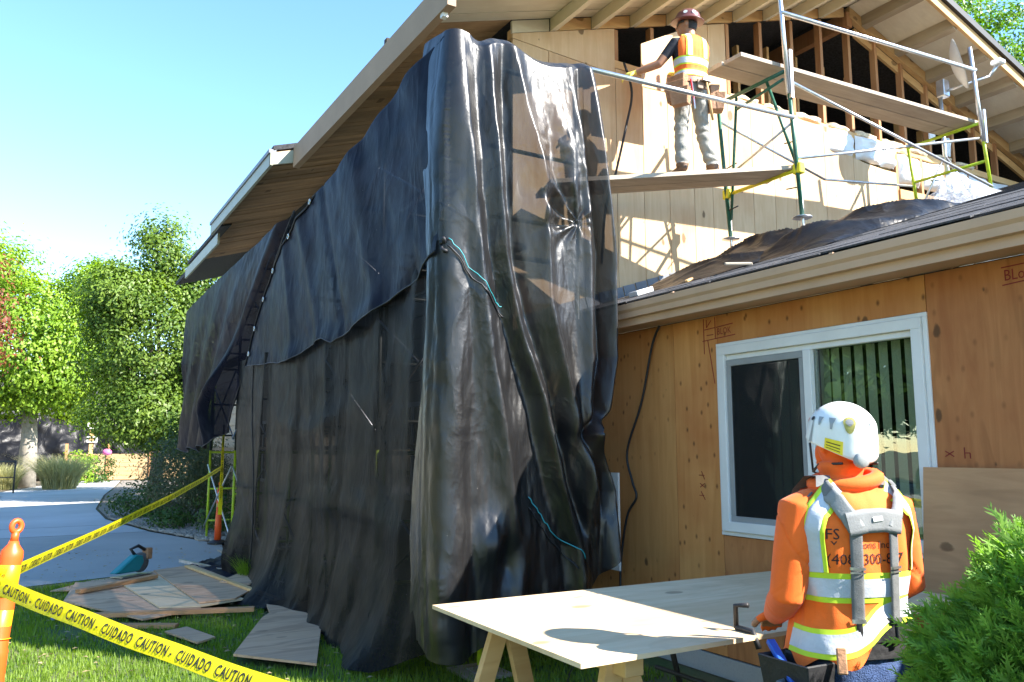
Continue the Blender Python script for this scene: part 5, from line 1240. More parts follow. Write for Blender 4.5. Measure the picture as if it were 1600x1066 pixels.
# ================================================================ TABLE AND LOOSE THINGS
tz = .86
MB().prism([(1.73, 2.45), (4.16, 2.45), (4.20, 3.67), (1.75, 3.72)], 2, tz-.018, tz).build('plywood_sheet', M['ply_table'], label='full plywood sheet laid flat as a work table top on sawhorses', cat='plywood')
def sawhorse(x, y0, y1, lab, mat='stud_y', legmat=None):
    e = empty('sawhorse', (x, (y0+y1)/2, 0), lab, 'sawhorse'); zt = tz-.02
    MB().box((x-.045, y0, zt-.09), (x+.045, y1, zt)).build('top_rail', M[mat], e, bevel=.003)
    for y, dy in ((y0+.1, -.07), (y1-.1, .07)):
        for s_ in (-1, 1): MB().beam((x+.03*s_, y, zt-.06), (x+.26*s_, y+dy, .0), .085, .04, up=(0, 1, 0)).build('leg', M[legmat or mat], e)
        MB().box((x-.20, y+dy*.5-.012, .32), (x+.20, y+dy*.5+.012, .46)).build('gusset', M['ply_ground'], e)
    return e
sawhorse(2.05, 2.55, 3.62, 'wooden sawhorse under the sunlit end of the plywood table')
mh = empty('folding_stand', (3.2, 3.1, 0), 'black metal folding stand under the shaded end of the plywood table', 'stand')
for y in (2.6, 3.55):
    for s_ in (-1, 1): MB().tube([(3.0+.03*s_, y, tz-.03), (3.0+.26*s_, y, 0)], .016, 8).build('leg', M['black'], mh)
MB().box((2.965, 2.5, tz-.06), (3.035, 3.65, tz-.0185)).build('top_rail', M['black'], mh)
MB().tube([(3.0, 2.6, .45), (3.0, 3.55, .45)], .012, 8).build('stretcher', M['black'], mh)
cl = empty('clamp', (2.75, 2.5, tz), 'black bar clamp gripping the table edge beside the worker', 'clamp')
MB().tube([(2.60, 2.56, tz+.01), (2.60, 2.56, tz+.10), (2.61, 2.50, tz+.11)], .011, 8).build('bar', M['black'], cl)
MB().tube([(2.60, 2.56, tz+.012), (2.60, 2.47, tz+.012), (2.60, 2.44, tz-.05)], .012, 8).build('jaw', M['black'], cl)
MB().box((4.17, 1.2, .3), (4.185, 2.80, 1.50), M=Matrix.Translation((4.17, 0, .02)) @ Matrix.Rotation(rad(6), 4, 'Y') @ Matrix.Translation((-4.17, 0, 0))).build('plywood_sheet', M['ply_edge'], label='plywood sheet leaning on the wing wall below the window corner', cat='plywood')
lp = MB().box((4.28, 5.50, .62), (4.30, 5.72, 1.42), M=Matrix.Translation((0, 0, 0)))
lp.build('foam_board', M['white'], label='pale board standing against the wing wall behind the black tarp', cat='board')
cable([(2.9, 3.0, .01), (3.1, 3.6, .012), (3.25, 4.2, .012), (3.3, 4.8, .012), (3.6, 5.2, .012)], .010, 'black power cord running over the ground below the table')
# ---- plywood and lumber on the grass
def slab(poly, z, th, lab, mat='ply_ground', tilt=0, name='plywood_piece', zfun=None):
    zf = zfun or (lambda x, y: z); n = len(poly); mb = MB()
    mb.add([(x, y, zf(x, y)) for x, y in poly]+[(x, y, zf(x, y)+th) for x, y in poly], [tuple(reversed(range(n))), tuple(range(n, 2*n))]+[(i, (i+1) % n, n+(i+1) % n, n+i) for i in range(n)])
    return mb.build(name, M[mat], label=lab, cat='plywood')
slab([(1.47, 6.66), (1.93, 6.06), (2.96, 9.05), (2.25, 8.85), (2.12, 8.15), (2.0, 7.95)], .05, .018, 'notched plywood sheet lying on the grass in front of the navy tarp')
slab([(.45, 10.0), (1.05, 8.55), (1.62, 8.85), (1.30, 11.0), (.62, 11.3)], .03, .016, 'grey plywood sheet flat on the lawn nearest the orange post')
slab([(1.25, 9.0), (1.62, 8.86), (2.08, 9.05), (1.75, 11.35), (1.05, 11.0)], .05, .016, 'middle plywood sheet of the pile on the lawn', 'ply_table')
slab([(1.62, 8.95), (1.98, 9.0), (2.30, 9.55), (2.05, 11.9), (1.52, 11.6)], .07, .016, 'uppermost plywood sheet of the pile on the lawn')
slab([(2.04, 10.1), (2.30, 9.75), (2.86, 10.55), (2.66, 11.15)], .09, .015, 'narrow plywood offcut sticking out of the pile towards the tarp', 'ply_ground')
slab([(1.16, 7.95), (1.33, 7.35), (1.50, 7.5), (1.36, 8.05)], .02, .015, 'small square plywood offcut alone on the grass')
slab([(.35, 10.9), (.8, 11.5), (2.0, 12.2), (2.1, 11.7), (.9, 10.7)], .015, .014, 'plywood strip at the driveway edge under the circular saw')
def board(p0, p1, w_, h, lab, mat='lumber', name='lumber_board', endmat=None):
    e = MB().beam(p0, p1, w_, h)
    if endmat:
        r = empty(name, ((p0[0]+p1[0])/2, (p0[1]+p1[1])/2, p0[2]), lab, 'lumber'); e.build('timber', M[mat], r, bevel=.002)
        d_ = (Vector(p0)-Vector(p1)).normalized()*.003; MB().beam(Vector(p0)+d_*12, Vector(p0)+d_, w_+.002, h+.002).build('painted_end', M[endmat], r); return r
    return e.build(name, M[mat], label=lab, cat='lumber', bevel=.002)
board((.36, 9.05, .05), (2.06, 8.50, .05), .09, .04, 'long red brown timber with a blue painted end in front of the plywood pile', endmat='bluep')
board((.60, 10.35, .075), (1.46, 10.95, .10), .09, .04, 'reddish timber lying across the grey plywood sheet')
board((1.92, 11.6, .11), (2.32, 8.65, .10), .06, .03, 'thin pale batten resting along the pile edge', 'stud_y')
board((.72, 8.55, .02), (1.3, 8.2, .02), .09, .035, 'short timber half hidden behind the caution tape on the grass')
MB().box((2.35, 9.6, .05), (2.40, 12.6, .09), M=Matrix.Translation((2.38, 11, 0)) @ Matrix.Rotation(rad(14), 4, 'Z') @ Matrix.Translation((-2.38, -11, 0))).build('spirit_level', M['alu'], label='silver blue spirit level lying by the tarp end on the grass', cat='level')
sv = empty('circular_saw', (1.3, 11.75, .05), 'teal cordless circular saw resting on plywood at the driveway edge', 'saw')
M['teal_p'] = plain('teal tool plastic', (.01, .20, .22), .4, var=.15)
Ms = Matrix.Translation((1.28, 11.6, .04)) @ Matrix.Rotation(rad(38), 4, 'Z')
MB().box((-.26, -.10, 0), (.22, .10, .012)).xf(Ms).build('shoe', M['steel'], sv)
MB().prism([(-.34, .06), (-.24, .05), (.05, .05), (.12, .15), (.10, .24), (-.02, .26), (-.2, .15)], 1, -.06, .05).xf(Ms).build('body', M['teal_p'], sv, bevel=.015)
MB().lathe([(.02, -.03), (.12, -.028), (.125, .0), (.12, .028), (.02, .03)], (0, 0, 0), 20).xf(Ms @ Matrix.Translation((.10, .0, .15)) @ Matrix.Rotation(math.pi/2, 4, 'X')).build('blade_guard', M['strap'], sv)
MB().tube([Ms @ Vector(p) for p in ((.02, 0, .24), (-.06, 0, .33), (.06, 0, .36), (.17, 0, .30))], .022, 8).build('handle', M['black'], sv)
MB().box((.17, -.05, .18), (.26, .05, .32)).xf(Ms).build('battery', M['leather'], sv, bevel=.01)
# ---- delineator posts
M['orange_p'] = plain('orange delineator plastic', (.85, .10, .015), .42, var=.10, scale=5)
M['refl_y'] = plain('amber reflective band', (.75, .36, .01), .35, var=.12, scale=20)
def delineator(x, y, lab, tilt=(0, 0), s=1.0):
    e = empty('delineator_post', (0, 0, 0), lab, 'delineator post')
    MB().lathe([(.19, 0), (.19, .03), (.10, .06), (.07, .07)], n=20).build('base', M['black'], e)
    MB().lathe([(.066, .06), (.060, .40), (.054, .56), (.054, .585), (.049, .60), (.047, .98), (.050, 1.0), (.047, 1.03), (.024, 1.06), (.020, 1.075)], n=20).build('tube', M['orange_p'], e)
    MB().lathe([(.0575, .64), (.0485, .641), (.0485, .765), (.0475, .766)], n=20).build('reflective_band', M['refl_y'], e)
    MB().lathe([(.0485, .82), (.0485, .965), (.0475, .966)], n=20).build('reflective_band', M['refl_y'], e)
    MB().tube([(0, 0, 1.07), (0, 0, 1.12)], [.018, .016], 10).build('neck', M['orange_p'], e)
    MB().tube([(.022*math.sin(a), 0, 1.142-.026*math.cos(a)) for a in np.linspace(0, 2*math.pi, 17)], .013, 8, cap=False).build('handle_loop', M['orange_p'], e)
    e.location = (x, y, 0); e.rotation_euler = (tilt[0], tilt[1], .5); e.scale = (s, s, s); return e
delineator(-.115, 4.85, 'orange delineator post with amber bands in front of the driveway, tape tied to it', (rad(-1), rad(6)), 1.075)
delineator(3.0, 15.2, 'orange delineator post at the gravel edge beside the tarp', (0, 0), .9)
# ---- caution tape
def tapemat():
    m, t, p = newmat('yellow caution tape'); p.inputs['Base Color'].default_value = (.86, .72, .012, 1); p.inputs['Roughness'].default_value = .3
    co = coords(t); nz = N(t, 'ShaderNodeTexNoise', i_Scale=20, i_Detail=3); L(t, co, nz.inputs['Vector'])
    b = N(t, 'ShaderNodeBump', i_Strength=.25, i_Distance=.01); L(t, nz.outputs[0], b.inputs['Height']); L(t, b.outputs[0], p.inputs['Normal'])
    tl = N(t, 'ShaderNodeBsdfTranslucent'); tl.inputs[0].default_value = (.9, .78, .02, 1); mx = N(t, 'ShaderNodeMixShader'); mx.inputs[0].default_value = .35
    L(t, p.outputs[0], mx.inputs[1]); L(t, tl.outputs[0], mx.inputs[2]); L(t, mx.outputs[0], t.nodes['Material Output'].inputs[0]); return m
M['tape'] = tapemat(); M['tape_ink'] = plain('tape print', (.02, .02, .012), .5)
def tape(p0, p1, width, sag, lab, twist=(0, 0), text=True, roll=.004, lean=.0, rev=False, upv=(0, 0, 1)):
    p0 = Vector(p0); p1 = Vector(p1); ln = (p1-p0).length; n = 90; d = (p1-p0).normalized()
    def fr_(t_):
        c = p0.lerp(p1, t_)+Vector((0, 0, -sag*4*t_*(1-t_)+.002*math.sin(t_*23)))
        u = Vector(upv); u = (u-d*u.dot(d)).normalized(); sd = d.cross(u)
        a = twist[0]+(twist[1]-twist[0])*t_+.05*math.sin(t_*9); return c, u*math.cos(a)+sd*math.sin(a), sd*math.cos(a)-u*math.sin(a)
    def pt(t_, v_, off=0):
        c, u, sd = fr_(t_); return c+u*(v_*width)+sd*(roll*math.cos(v_*math.pi)*1.0+off)
    P_ = [[pt(i/n, v_) for v_ in np.linspace(-.5, .5, 7)] for i in range(n+1)]
    o = MB().grid(P_).build('caution_tape', M['tape'], label=lab, cat='caution tape', fix=False)
    if text:
        body = 'CUIDADO  CAUTION - '; v, f = text_mesh(body, width*.78, xs=.60, bold=.0012); w_ = v[:, 0].max()+width*.35
        for side in (1, -1):
            k = 0
            while (k+1)*w_ < ln*1.02:
                q = []
                for p in v:
                    along = (k*w_+p[0])/ln
                    if side < 0: along = ((k+1)*w_-p[0])/ln
                    q.append(pt(min(along, 1), (p[1]/width)-.29, .003*side))
                MB().add(q, f).build('lettering', M['tape_ink'], o, fix=False); k += 1
    return o
tape((-.07, 4.80, .985), (3.0, 15.1, 1.32), .078, .05, 'yellow caution tape stretched from the orange post to the far scaffold', twist=(.35, .1))
tape((-.16, 4.78, 1.00), (1.05, 3.02, .66), .078, .015, 'yellow caution tape running from the orange post across the grass towards the table', twist=(-.25, -.6), roll=.004)
tape((2.90, 14.6, 2.05), (2.86, 14.4, .55), .075, 0, 'yellow caution tape hanging down beside the loose tarp end', upv=(0, 1, 0), twist=(.6, 1.2))
mb = MB().lathe([(.061, -.05), (.064, -.04), (.064, .04), (.061, .05)], (-.115, 4.86, .985), 18)
mb.build('caution_tape', M['tape'], label='yellow caution tape wrapped round the orange post', cat='caution tape')
# ================================================================ VEGETATION
def rot_frames(n, rng, dirs, tilt):
    """random frames whose first axis is near dirs"""
    d = dirs + tilt*rng.normal(size=(n, 3)); d /= np.linalg.norm(d, axis=1)[:, None]
    r = rng.normal(size=(n, 3)); s = np.cross(d, r); s /= np.linalg.norm(s, axis=1)[:, None]+1e-9
    return d, s, np.cross(d, s)
def leaves(c, d, s, nrm, ln, wd, fold=.25, droop=.15):
    """one folded leaf (2 quads) per row"""
    ln = ln[:, None]; wd = wd[:, None]
    b = c; t = c+d*ln+nrm*(-droop)*ln; m = c+d*ln*.5
    l = m+s*wd*.5+nrm*fold*wd; r = m-s*wd*.5+nrm*fold*wd
    v = np.stack([b, l, t, r], 1).reshape(-1, 3); k = np.arange(len(c))*4
    return v, np.stack([k, k+1, k+2, k+3], 1)
def crown(ells, nclump, nleaf, lsize, rng, clr=.45, hang=.35, wr=.55):
    """ells: list of (centre, radii, weight). returns leaf mesh arrays and clump centres"""
    w = np.array([e[2] for e in ells]); w = w/w.sum(); pick = rng.choice(len(ells), nclump, p=w)
    C_ = np.array([e[0] for e in ells])[pick]; R__ = np.array([e[1] for e in ells])[pick]
    dv = rng.normal(size=(nclump, 3)); dv /= np.linalg.norm(dv, axis=1)[:, None]
    rr = rng.uniform(.45, 1.0, nclump)**.55
    cc = C_+dv*R__*rr[:, None]
    cl = np.repeat(np.arange(nclump), nleaf); n = len(cl)
    off = rng.normal(size=(n, 3))*clr*np.array([1, 1, .62])*rng.uniform(.6, 1.25, nclump)[cl][:, None]
    p = cc[cl]+off
    nn = dv[cl]*.7+off/clr*.55+np.array([0, 0, .55])+.42*rng.normal(size=(n, 3)); nn /= np.linalg.norm(nn, axis=1)[:, None]
    d = rng.normal(size=(n, 3))+np.array([0, 0, -hang*2])+dv[cl]*.4; d -= nn*(d*nn).sum(1)[:, None]; d /= np.linalg.norm(d, axis=1)[:, None]+1e-9
    s = np.cross(nn, d)
    v, f = leaves(p, d, s, nn, lsize*rng.uniform(.6, 1.3, n), lsize*wr*rng.uniform(.7, 1.2, n))
    return v, f, cc
def tree(name, base, ells, nclump, nleaf, lsize, leafm, lab, seed, trunk_r=.18, clr=.45, bark='bark', fork=None, nl=14, group=None, hang=.35):
    rng = np.random.default_rng(seed); e = empty(name, base, lab, 'tree', group); B = Vector(base)
    v, f, cc = crown(ells, nclump, nleaf, lsize, rng, clr, hang)
    np_mesh('crown', v, f, M[leafm], e, base)
    fk = Vector(fork) if fork else B.lerp(Vector(ells[0][0]), .45)
    mb = MB().tube([B, B.lerp(fk, .5)+Vector((.06, .04, 0)), fk], [trunk_r*1.25, trunk_r, trunk_r*.8], 10); 
    tr_ = mb.build('trunk', M[bark], e, origin=base)
    for i in rng.choice(len(cc), min(nl, len(cc)), replace=False):
        q = Vector(cc[i]); m1 = fk.lerp(q, .45)+Vector(rng.normal(size=3)*.15)+Vector((0, 0, .15))
        MB().tube([fk+Vector((0, 0, -.1)), m1, q], [trunk_r*.5, trunk_r*.3, trunk_r*.08], 6).build('limb', M[bark], tr_)
    return e
M['bark'] = plain('grey brown bark', (.15, .12, .09), .9, var=.4, scale=12, bump=.8, bscale=30)
M['bark_p'] = plain('pale bark', (.34, .30, .25), .85, var=.25, scale=6, bump=.4, bscale=20)
M['lf_light'] = leafmat('bright maple leaf', (.13, .25, .02), (.29, .42, .04), .38, .45, .8)
M['lf_mid'] = leafmat('mid green leaf', (.055, .12, .018), (.20, .29, .04), .33, .45, .9)
M['lf_dark'] = leafmat('dark green leaf', (.03, .07, .015), (.07, .13, .025), .3)
M['lf_red'] = leafmat('plum leaf', (.16, .045, .03), (.28, .11, .05), .35)
M['lf_oak'] = leafmat('elm leaf', (.06, .14, .015), (.14, .26, .03), .4)
M['lf_jun'] = leafmat('juniper spray', (.11, .24, .04), (.28, .46, .09), .4, .55, 9)
M['lf_shrub'] = leafmat('grey green needle', (.05, .07, .03), (.10, .12, .055), .25)
M['lf_grass'] = leafmat('grass blade', (.09, .18, .015), (.24, .34, .045), .45, .5)
M['lf_straw'] = leafmat('straw blade', (.30, .30, .13), (.45, .43, .22), .35)
M['lf_dead'] = leafmat('dead leaf', (.25, .17, .09), (.48, .38, .22), .2)
M['lf_low'] = leafmat('low plant leaf', (.03, .08, .02), (.08, .15, .03), .3)
# bright maple behind the path
tree('maple_tree', (.1, 43.0, 0), [((-.4, 43, 6.4), (3.6, 3.2, 3.4), 3), ((1.8, 42.5, 5.6), (1.9, 2.0, 2.6), 1.2), ((2.3, 42.5, 9.2), (1.3, 1.5, 1.2), .7), ((-2.2, 42, 9.6), (2.4, 2.2, 1.5), 1)], 440, 110, .195, 'lf_light', 'bright yellow green maple tree with a pale trunk beside the path', 11, .34, .46, 'bark_p', fork=(0, 43, 4.2))
# mid tree beside the gravel
tree('evergreen_tree', (3.75, 30.0, 0), [((3.9, 30, 5.2), (2.6, 2.2, 2.5), 3), ((3.6, 29.8, 8.3), (.62, .7, 1.35), .55), ((5.2, 29.6, 7.2), (1.15, 1.1, 1.3), .8), ((2.3, 29.6, 6.6), (1.1, 1.2, 1.4), .9), ((4.1, 29.3, 2.75), (2.6, 1.8, 1.15), 1.6), ((5.7, 29.5, 4.4), (1.2, 1.2, 2.4), 1)], 760, 105, .135, 'lf_mid', 'large bushy green tree with twisted trunks beside the gravel bed', 12, .20, .33, 'bark', fork=(3.9, 30, 2.6), nl=22)
tree('evergreen_tree', (6.2, 34.0, 0), [((6.4, 34, 4.6), (2.2, 1.8, 3.4), 1), ((5.0, 34, 3.4), (1.6, 1.4, 1.8), .6)], 240, 100, .16, 'lf_dark', 'dark green tree close behind the far tarp end', 13, .2, .45, 'bark')
tree('plum_tree', (-1.45, 24.0, 0), [((-1.45, 24, 4.8), (.80, 1.0, 1.7), 1)], 55, 60, .13, 'lf_red', 'plum tree with dark red leaves left of the maple', 14, .10, .28, 'bark')
# tree over the far roof
tree('elm_tree', (27.0, 16.4, 0), [((27.2, 16, 15.6), (3.4, 3.0, 2.6), 2), ((30.5, 15.5, 13.0), (1.7, 2.0, 1.6), .8), ((28.5, 15.5, 11.6), (1.3, 1.4, 1.3), .45), ((25.0, 17, 17.0), (2.5, 2.5, 2.0), .8), ((31.5, 14, 15.5), (2.2, 2.2, 2.2), .7)], 300, 95, .17, 'lf_oak', 'tall leafy elm tree rising behind the right roof slope', 15, .35, .42, 'bark', fork=(26.6, 16.4, 11.5), nl=20, hang=.5)
# trees added across the drive, mostly out of frame, to darken the window reflection
n0 = tree('reflection_tree', (-17, 13, 0), [((-17, 13, 5.0), (2.8, 2.8, 2.6), 2), ((-16, 14, 7.2), (1.8, 1.8, 1.6), 1)], 120, 60, .32, 'lf_dark', 'round green tree added across the driveway for the window reflection', 16, .25, .6, 'bark', group='trees added for the window reflection')
for x, y, s_, r_ in [(-15, 20, 1.15, 1.1), (-20, 26, 1.3, 2.3), (-18, 7, .95, 3.9), (-22, 17, 1.2, 5.0)]+[(-27+2*math.sin(k*2.1), 2+5*k, 1.25+.2*math.sin(k), k*1.3) for k in range(11)]+[(-19+2*math.sin(k*1.7), 32+5*k, 1.2, k*.9) for k in range(4)]:
    c = copy_tree(n0); c.location = (x, y, 0); c.scale = (s_,)*3; c.rotation_euler = (0, 0, r_)
# ---- juniper next to the camera
def juniper(name, c, r, h, nspray, seed, lab):
    rng = np.random.default_rng(seed); e = empty(name, (c[0], c[1], 0), lab, 'shrub')
    dv = rng.normal(size=(nspray, 3)); dv[:, 2] = np.abs(dv[:, 2])*1.0-.15; dv /= np.linalg.norm(dv, axis=1)[:, None]
    lump = 1+.16*np.array([mnoise.noise(Vector(q*3.2)) for q in dv])+.07*np.array([mnoise.noise(Vector(q*8)) for q in dv])
    depth_ = rng.uniform(.80, 1.02, nspray)
    p = np.stack([c[0]+dv[:, 0]*r*lump*depth_, c[1]+dv[:, 1]*r*lump*depth_, np.where(dv[:, 2] > 0, .45+(h-.45)*np.abs(dv[:, 2])**.72*lump*depth_, .45+.8*dv[:, 2])], 1)
    up = dv*np.array([.9, .9, .6])+np.array([-.25, -.1, .35])
    d, s, nn = rot_frames(nspray, rng, up, .38)
    VV = []; FF = []; base = 0
    ln = rng.uniform(.035, .08, nspray)
    for k in range(9):
        t_ = k/9; side = 1 if k % 2 else -1
        o_ = p+d*(ln*t_)[:, None]
        dd = d*.8+s*side*(.75-.35*t_)+nn*rng.uniform(-.25, .25, (nspray, 1)); dd /= np.linalg.norm(dd, axis=1)[:, None]
        ss = np.cross(dd, nn); ll = ln*(.55-.25*t_)*rng.uniform(.7, 1.2, nspray)
        v, f = leaves(o_, dd, ss, nn, ll, ll*.12+.0022, .2, .05); VV.append(v); FF.append(f+base); base += len(v)
    v, f = leaves(p, d, s, nn, ln*1.15, ln*.10+.004, .2, .05); VV.append(v); FF.append(f+base)
    np_mesh('foliage', np.concatenate(VV), np.concatenate(FF), M['lf_jun'], e, (c[0], c[1], 0))
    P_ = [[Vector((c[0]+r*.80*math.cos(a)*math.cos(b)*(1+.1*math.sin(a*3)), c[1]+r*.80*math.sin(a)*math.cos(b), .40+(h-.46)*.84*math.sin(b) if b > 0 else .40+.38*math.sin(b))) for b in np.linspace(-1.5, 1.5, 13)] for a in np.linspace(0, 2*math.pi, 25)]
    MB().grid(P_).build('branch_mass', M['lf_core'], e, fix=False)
    return e
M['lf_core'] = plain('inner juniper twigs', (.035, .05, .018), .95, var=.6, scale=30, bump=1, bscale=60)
juniper('juniper_shrub', (2.545, 1.12), .49, 1.40, 26000, 21, 'bright green juniper shrub beside the worker in front of the leaning plywood')
fl = empty('flower', (2.47, .86, 1.06), 'small red flower at the edge of the juniper shrub', 'flower')
for k in range(5):
    a = k*1.256; MB().add([Vector((2.40, .83, 1.15))+Vector((0, 0, 0)), Vector((2.40+.014*math.cos(a), .82, 1.15+.014*math.sin(a))), Vector((2.395+.024*math.cos(a+.5), .815, 1.15+.024*math.sin(a+.5))), Vector((2.40+.014*math.cos(a+1.0), .82, 1.15+.014*math.sin(a+1.0)))], [(0, 1, 2, 3)]).build('petal', M['red'], fl, fix=False)
MB().tube([(2.40, .835, 1.15), (2.45, .85, 1.02), (2.55, .9, .8)], .003, 5).build('stem', M['lf_core'], fl)
# ---- blade plants
def blades(n, cx, cy, rx, ry, h, lean, wd, rng, z0=0.0, segs=3):
    rq = np.sqrt(rng.uniform(0, 1, n))*.62; aq = rng.uniform(0, 2*np.pi, n); x = cx+rx*rq*np.cos(aq); y = cy+ry*rq*np.sin(aq)
    a = rng.uniform(0, 2*np.pi, n); dirx = (x-cx)/(rx+.01)*.8+np.cos(a)*.5; diry = (y-cy)/(ry+.01)*.8+np.sin(a)*.5
    hh = h*rng.uniform(.6, 1.15, n); V_ = []
    px, py = -np.sin(a), np.cos(a)
    for k in range(segs+1):
        t_ = k/segs; w_ = wd*(1-t_*.92)
        cx_ = x+dirx*lean*hh*t_**1.8; cy_ = y+diry*lean*hh*t_**1.8; cz = z0+hh*(t_-.25*lean*t_**2.5)
        V_.append(np.stack([cx_-px*w_/2, cy_-py*w_/2, cz], 1)); V_.append(np.stack([cx_+px*w_/2, cy_+py*w_/2, cz], 1))
    v = np.stack(V_, 1).reshape(-1, 3); m_ = 2*(segs+1); k = np.arange(n)*m_; F_ = []
    for q in range(segs): F_.append(np.stack([k+2*q, k+2*q+1, k+2*q+3, k+2*q+2], 1))
    return v, np.concatenate(F_)
def bladeplant(name, cx, cy, rx, ry, h, lean, wd, n, mat, lab, seed, cat='plant', group=None):
    rng = np.random.default_rng(seed); v, f = blades(n, cx, cy, rx, ry, h, lean, wd, rng)
    e = empty(name, (cx, cy, 0), lab, cat, group); np_mesh('foliage', v, f, M[mat], e, (cx, cy, 0)); return e
def leafplant(name, c, r, h, n, ls, mat, lab, seed, cat='shrub', group=None, wr=.55):
    rng = np.random.default_rng(seed); e = empty(name, (c[0], c[1], 0), lab, cat, group)
    v, f, cc = crown([((c[0], c[1], h*.5), (r, r, h*.5), 1)], max(6, n//30), 30, ls, rng, r*.28, .1 if wr > .3 else -.6, wr); v[:, 2] = np.maximum(v[:, 2], .01)
    np_mesh('foliage', v, f, M[mat], e, (c[0], c[1], 0))
    for q in cc[:5]: MB().tube([(c[0], c[1], 0), Vector(q)*.6+Vector((c[0], c[1], 0))*.4, q], .012, 5).build('stem', M['bark'], e)
    return e
leafplant('feathery_shrub', (3.25, 19.8), .95, 2.0, 9000, .13, 'lf_shrub', 'tall grey green feathery shrub in the gravel bed', 31, wr=.14)
leafplant('feathery_shrub', (4.0, 20.6), .8, 1.5, 5000, .13, 'lf_shrub', 'lower feathery shrub between the tall one and the tarp', 32, wr=.14)
bladeplant('ornamental_grass', 1.35, 40.2, 1.0, 1.0, 1.7, .9, .035, 1500, 'lf_straw', 'pale fountain grass beside the path', 33)
bladeplant('ornamental_grass', -.75, 41.0, .9, .9, 1.3, .9, .035, 900, 'lf_straw', 'small straw coloured grass at the foot of the maple', 34)
bladeplant('grass_tuft', 2.55, 10.55, .30, .42, .36, .7, .012, 700, 'lf_grass', 'tall green grass tuft growing between the two tarp ends', 35)
leafplant('low_shrub', (2.55, 22.0), .65, .85, 1300, .10, 'lf_low', 'low dark leafy shrub at the curve of the path', 36)
leafplant('low_shrub', (2.75, 18.6), .42, .40, 700, .08, 'lf_low', 'small bluish plant at the gravel edge', 37)
leafplant('low_shrub', (3.5, 17.3), .5, .75, 900, .09, 'lf_low', 'dark shrub behind the caution tape beside the lime scaffold foot', 38)
leafplant('low_shrub', (3.6, 15.7), .35, .5, 500, .07, 'lf_low', 'small shrub beside the far orange post', 39)
leafplant('low_shrub', (4.6, 24.0), .9, 1.9, 1600, .12, 'lf_dark', 'tall dark shrub under the bushy tree', 40)
leafplant('low_shrub', (4.3, 25.5), 1.0, 2.9, 3200, .12, 'lf_dark', 'tall dark shrub filling the gap beyond the far tarp end', 43)
leafplant('low_shrub', (5.3, 27.5), 1.0, 3.4, 3200, .13, 'lf_dark', 'tallest dark shrub close to the house side wall', 44)
leafplant('rose_bush', (3.35, 47.5), .8, 1.5, 900, .14, 'lf_low', 'rose bush with a pink bloom before the low tan wall', 41)
leafplant('low_shrub', (2.2, 43.5), .7, 1.7, 900, .16, 'lf_light', 'yellow green shrub beside the pale fountain grass', 42)
M['pink'] = plain('pink petals', (.7, .16, .42), .6)
rb = [o for o in COL.objects if o.name.startswith('rose_bush')][0]
ell((3.62, 47.0, 1.55), (.22, .22, .17)).build('bloom', M['pink'], rb)
ell((3.0, 47.1, 1.15), (.10, .10, .08)).build('bloom', M['pink'], rb)
# ---- lawn blades, fallen leaves, gravel
rng = np.random.default_rng(77)
keep = [[(1.47, 6.66), (1.93, 6.06), (2.96, 9.05), (2.25, 8.85), (2.0, 7.95)], [(.45, 10.0), (1.05, 8.55), (2.08, 8.9), (2.3, 9.6), (2.05, 11.9), (.62, 11.3)], [(1.16, 7.95), (1.33, 7.35), (1.50, 7.5), (1.36, 8.05)], [(2.04, 10.1), (2.3, 9.75), (2.86, 10.55), (2.66, 11.15)]]
def inside(px, py, poly):
    r = np.zeros(len(px), bool); n = len(poly)
    for i in range(n):
        x0, y0 = poly[i]; x1, y1 = poly[(i+1) % n]
        c = ((y0 > py) != (y1 > py)) & (px < (x1-x0)*(py-y0)/(y1-y0+1e-12)+x0); r ^= c
    return r
n = 150000
gx_ = rng.uniform(-2.2, 4.1, n); gy_ = 3.0+8.6*rng.uniform(0, 1, n)**1.25
ok = (gy_ < 11.4+.25*gx_) & (fbm(gx_*1.3, gy_*1.3, 5) > -.34+rng.uniform(-.2, .2, n))
for k in keep: ok &= ~inside(gx_, gy_, k)
gx_, gy_ = gx_[ok], gy_[ok]; n = len(gx_)
a = rng.uniform(0, 2*np.pi, n); h = rng.uniform(.018, .052, n)*(1+.5*fbm(gx_*.8, gy_*.8, 9)); w_ = rng.uniform(.003, .006, n)
lx_ = np.cos(a)*h*.5; ly_ = np.sin(a)*h*.5
v = np.stack([np.stack([gx_-np.sin(a)*w_, gy_+np.cos(a)*w_, np.full(n, -.012)], 1), np.stack([gx_+np.sin(a)*w_, gy_-np.cos(a)*w_, np.full(n, -.012)], 1), np.stack([gx_+lx_, gy_+ly_, h], 1)], 1).reshape(-1, 3)
o = np_mesh('grass', v, np.arange(3*n).reshape(-1, 3), M['lf_grass'], None, (0, 0, 0)); tag(o, 'short green lawn grass around the plywood and the table', 'grass', kind='stuff')
n = 800
p = np.stack([rng.uniform(-1.8, 3.2, n), rng.uniform(5.0, 15.0, n), rng.uniform(.012, .03, n)], 1)
d, s, nn = rot_frames(n, rng, np.array([[1.0, 0, .1]]).repeat(n, 0)*rng.choice([-1, 1], (n, 1)), .6); d[:, 2] *= .25; s[:, 2] *= .25
v, f = leaves(p, d, s, np.array([[0, 0, 1.0]]).repeat(n, 0), rng.uniform(.03, .075, n), rng.uniform(.02, .04, n), .2, .0)
o = np_mesh('fallen_leaves', v, f, M['lf_dead'], None, (0, 0, 0)); tag(o, 'dry fallen leaves scattered over the lawn and driveway', 'leaves', kind='stuff')
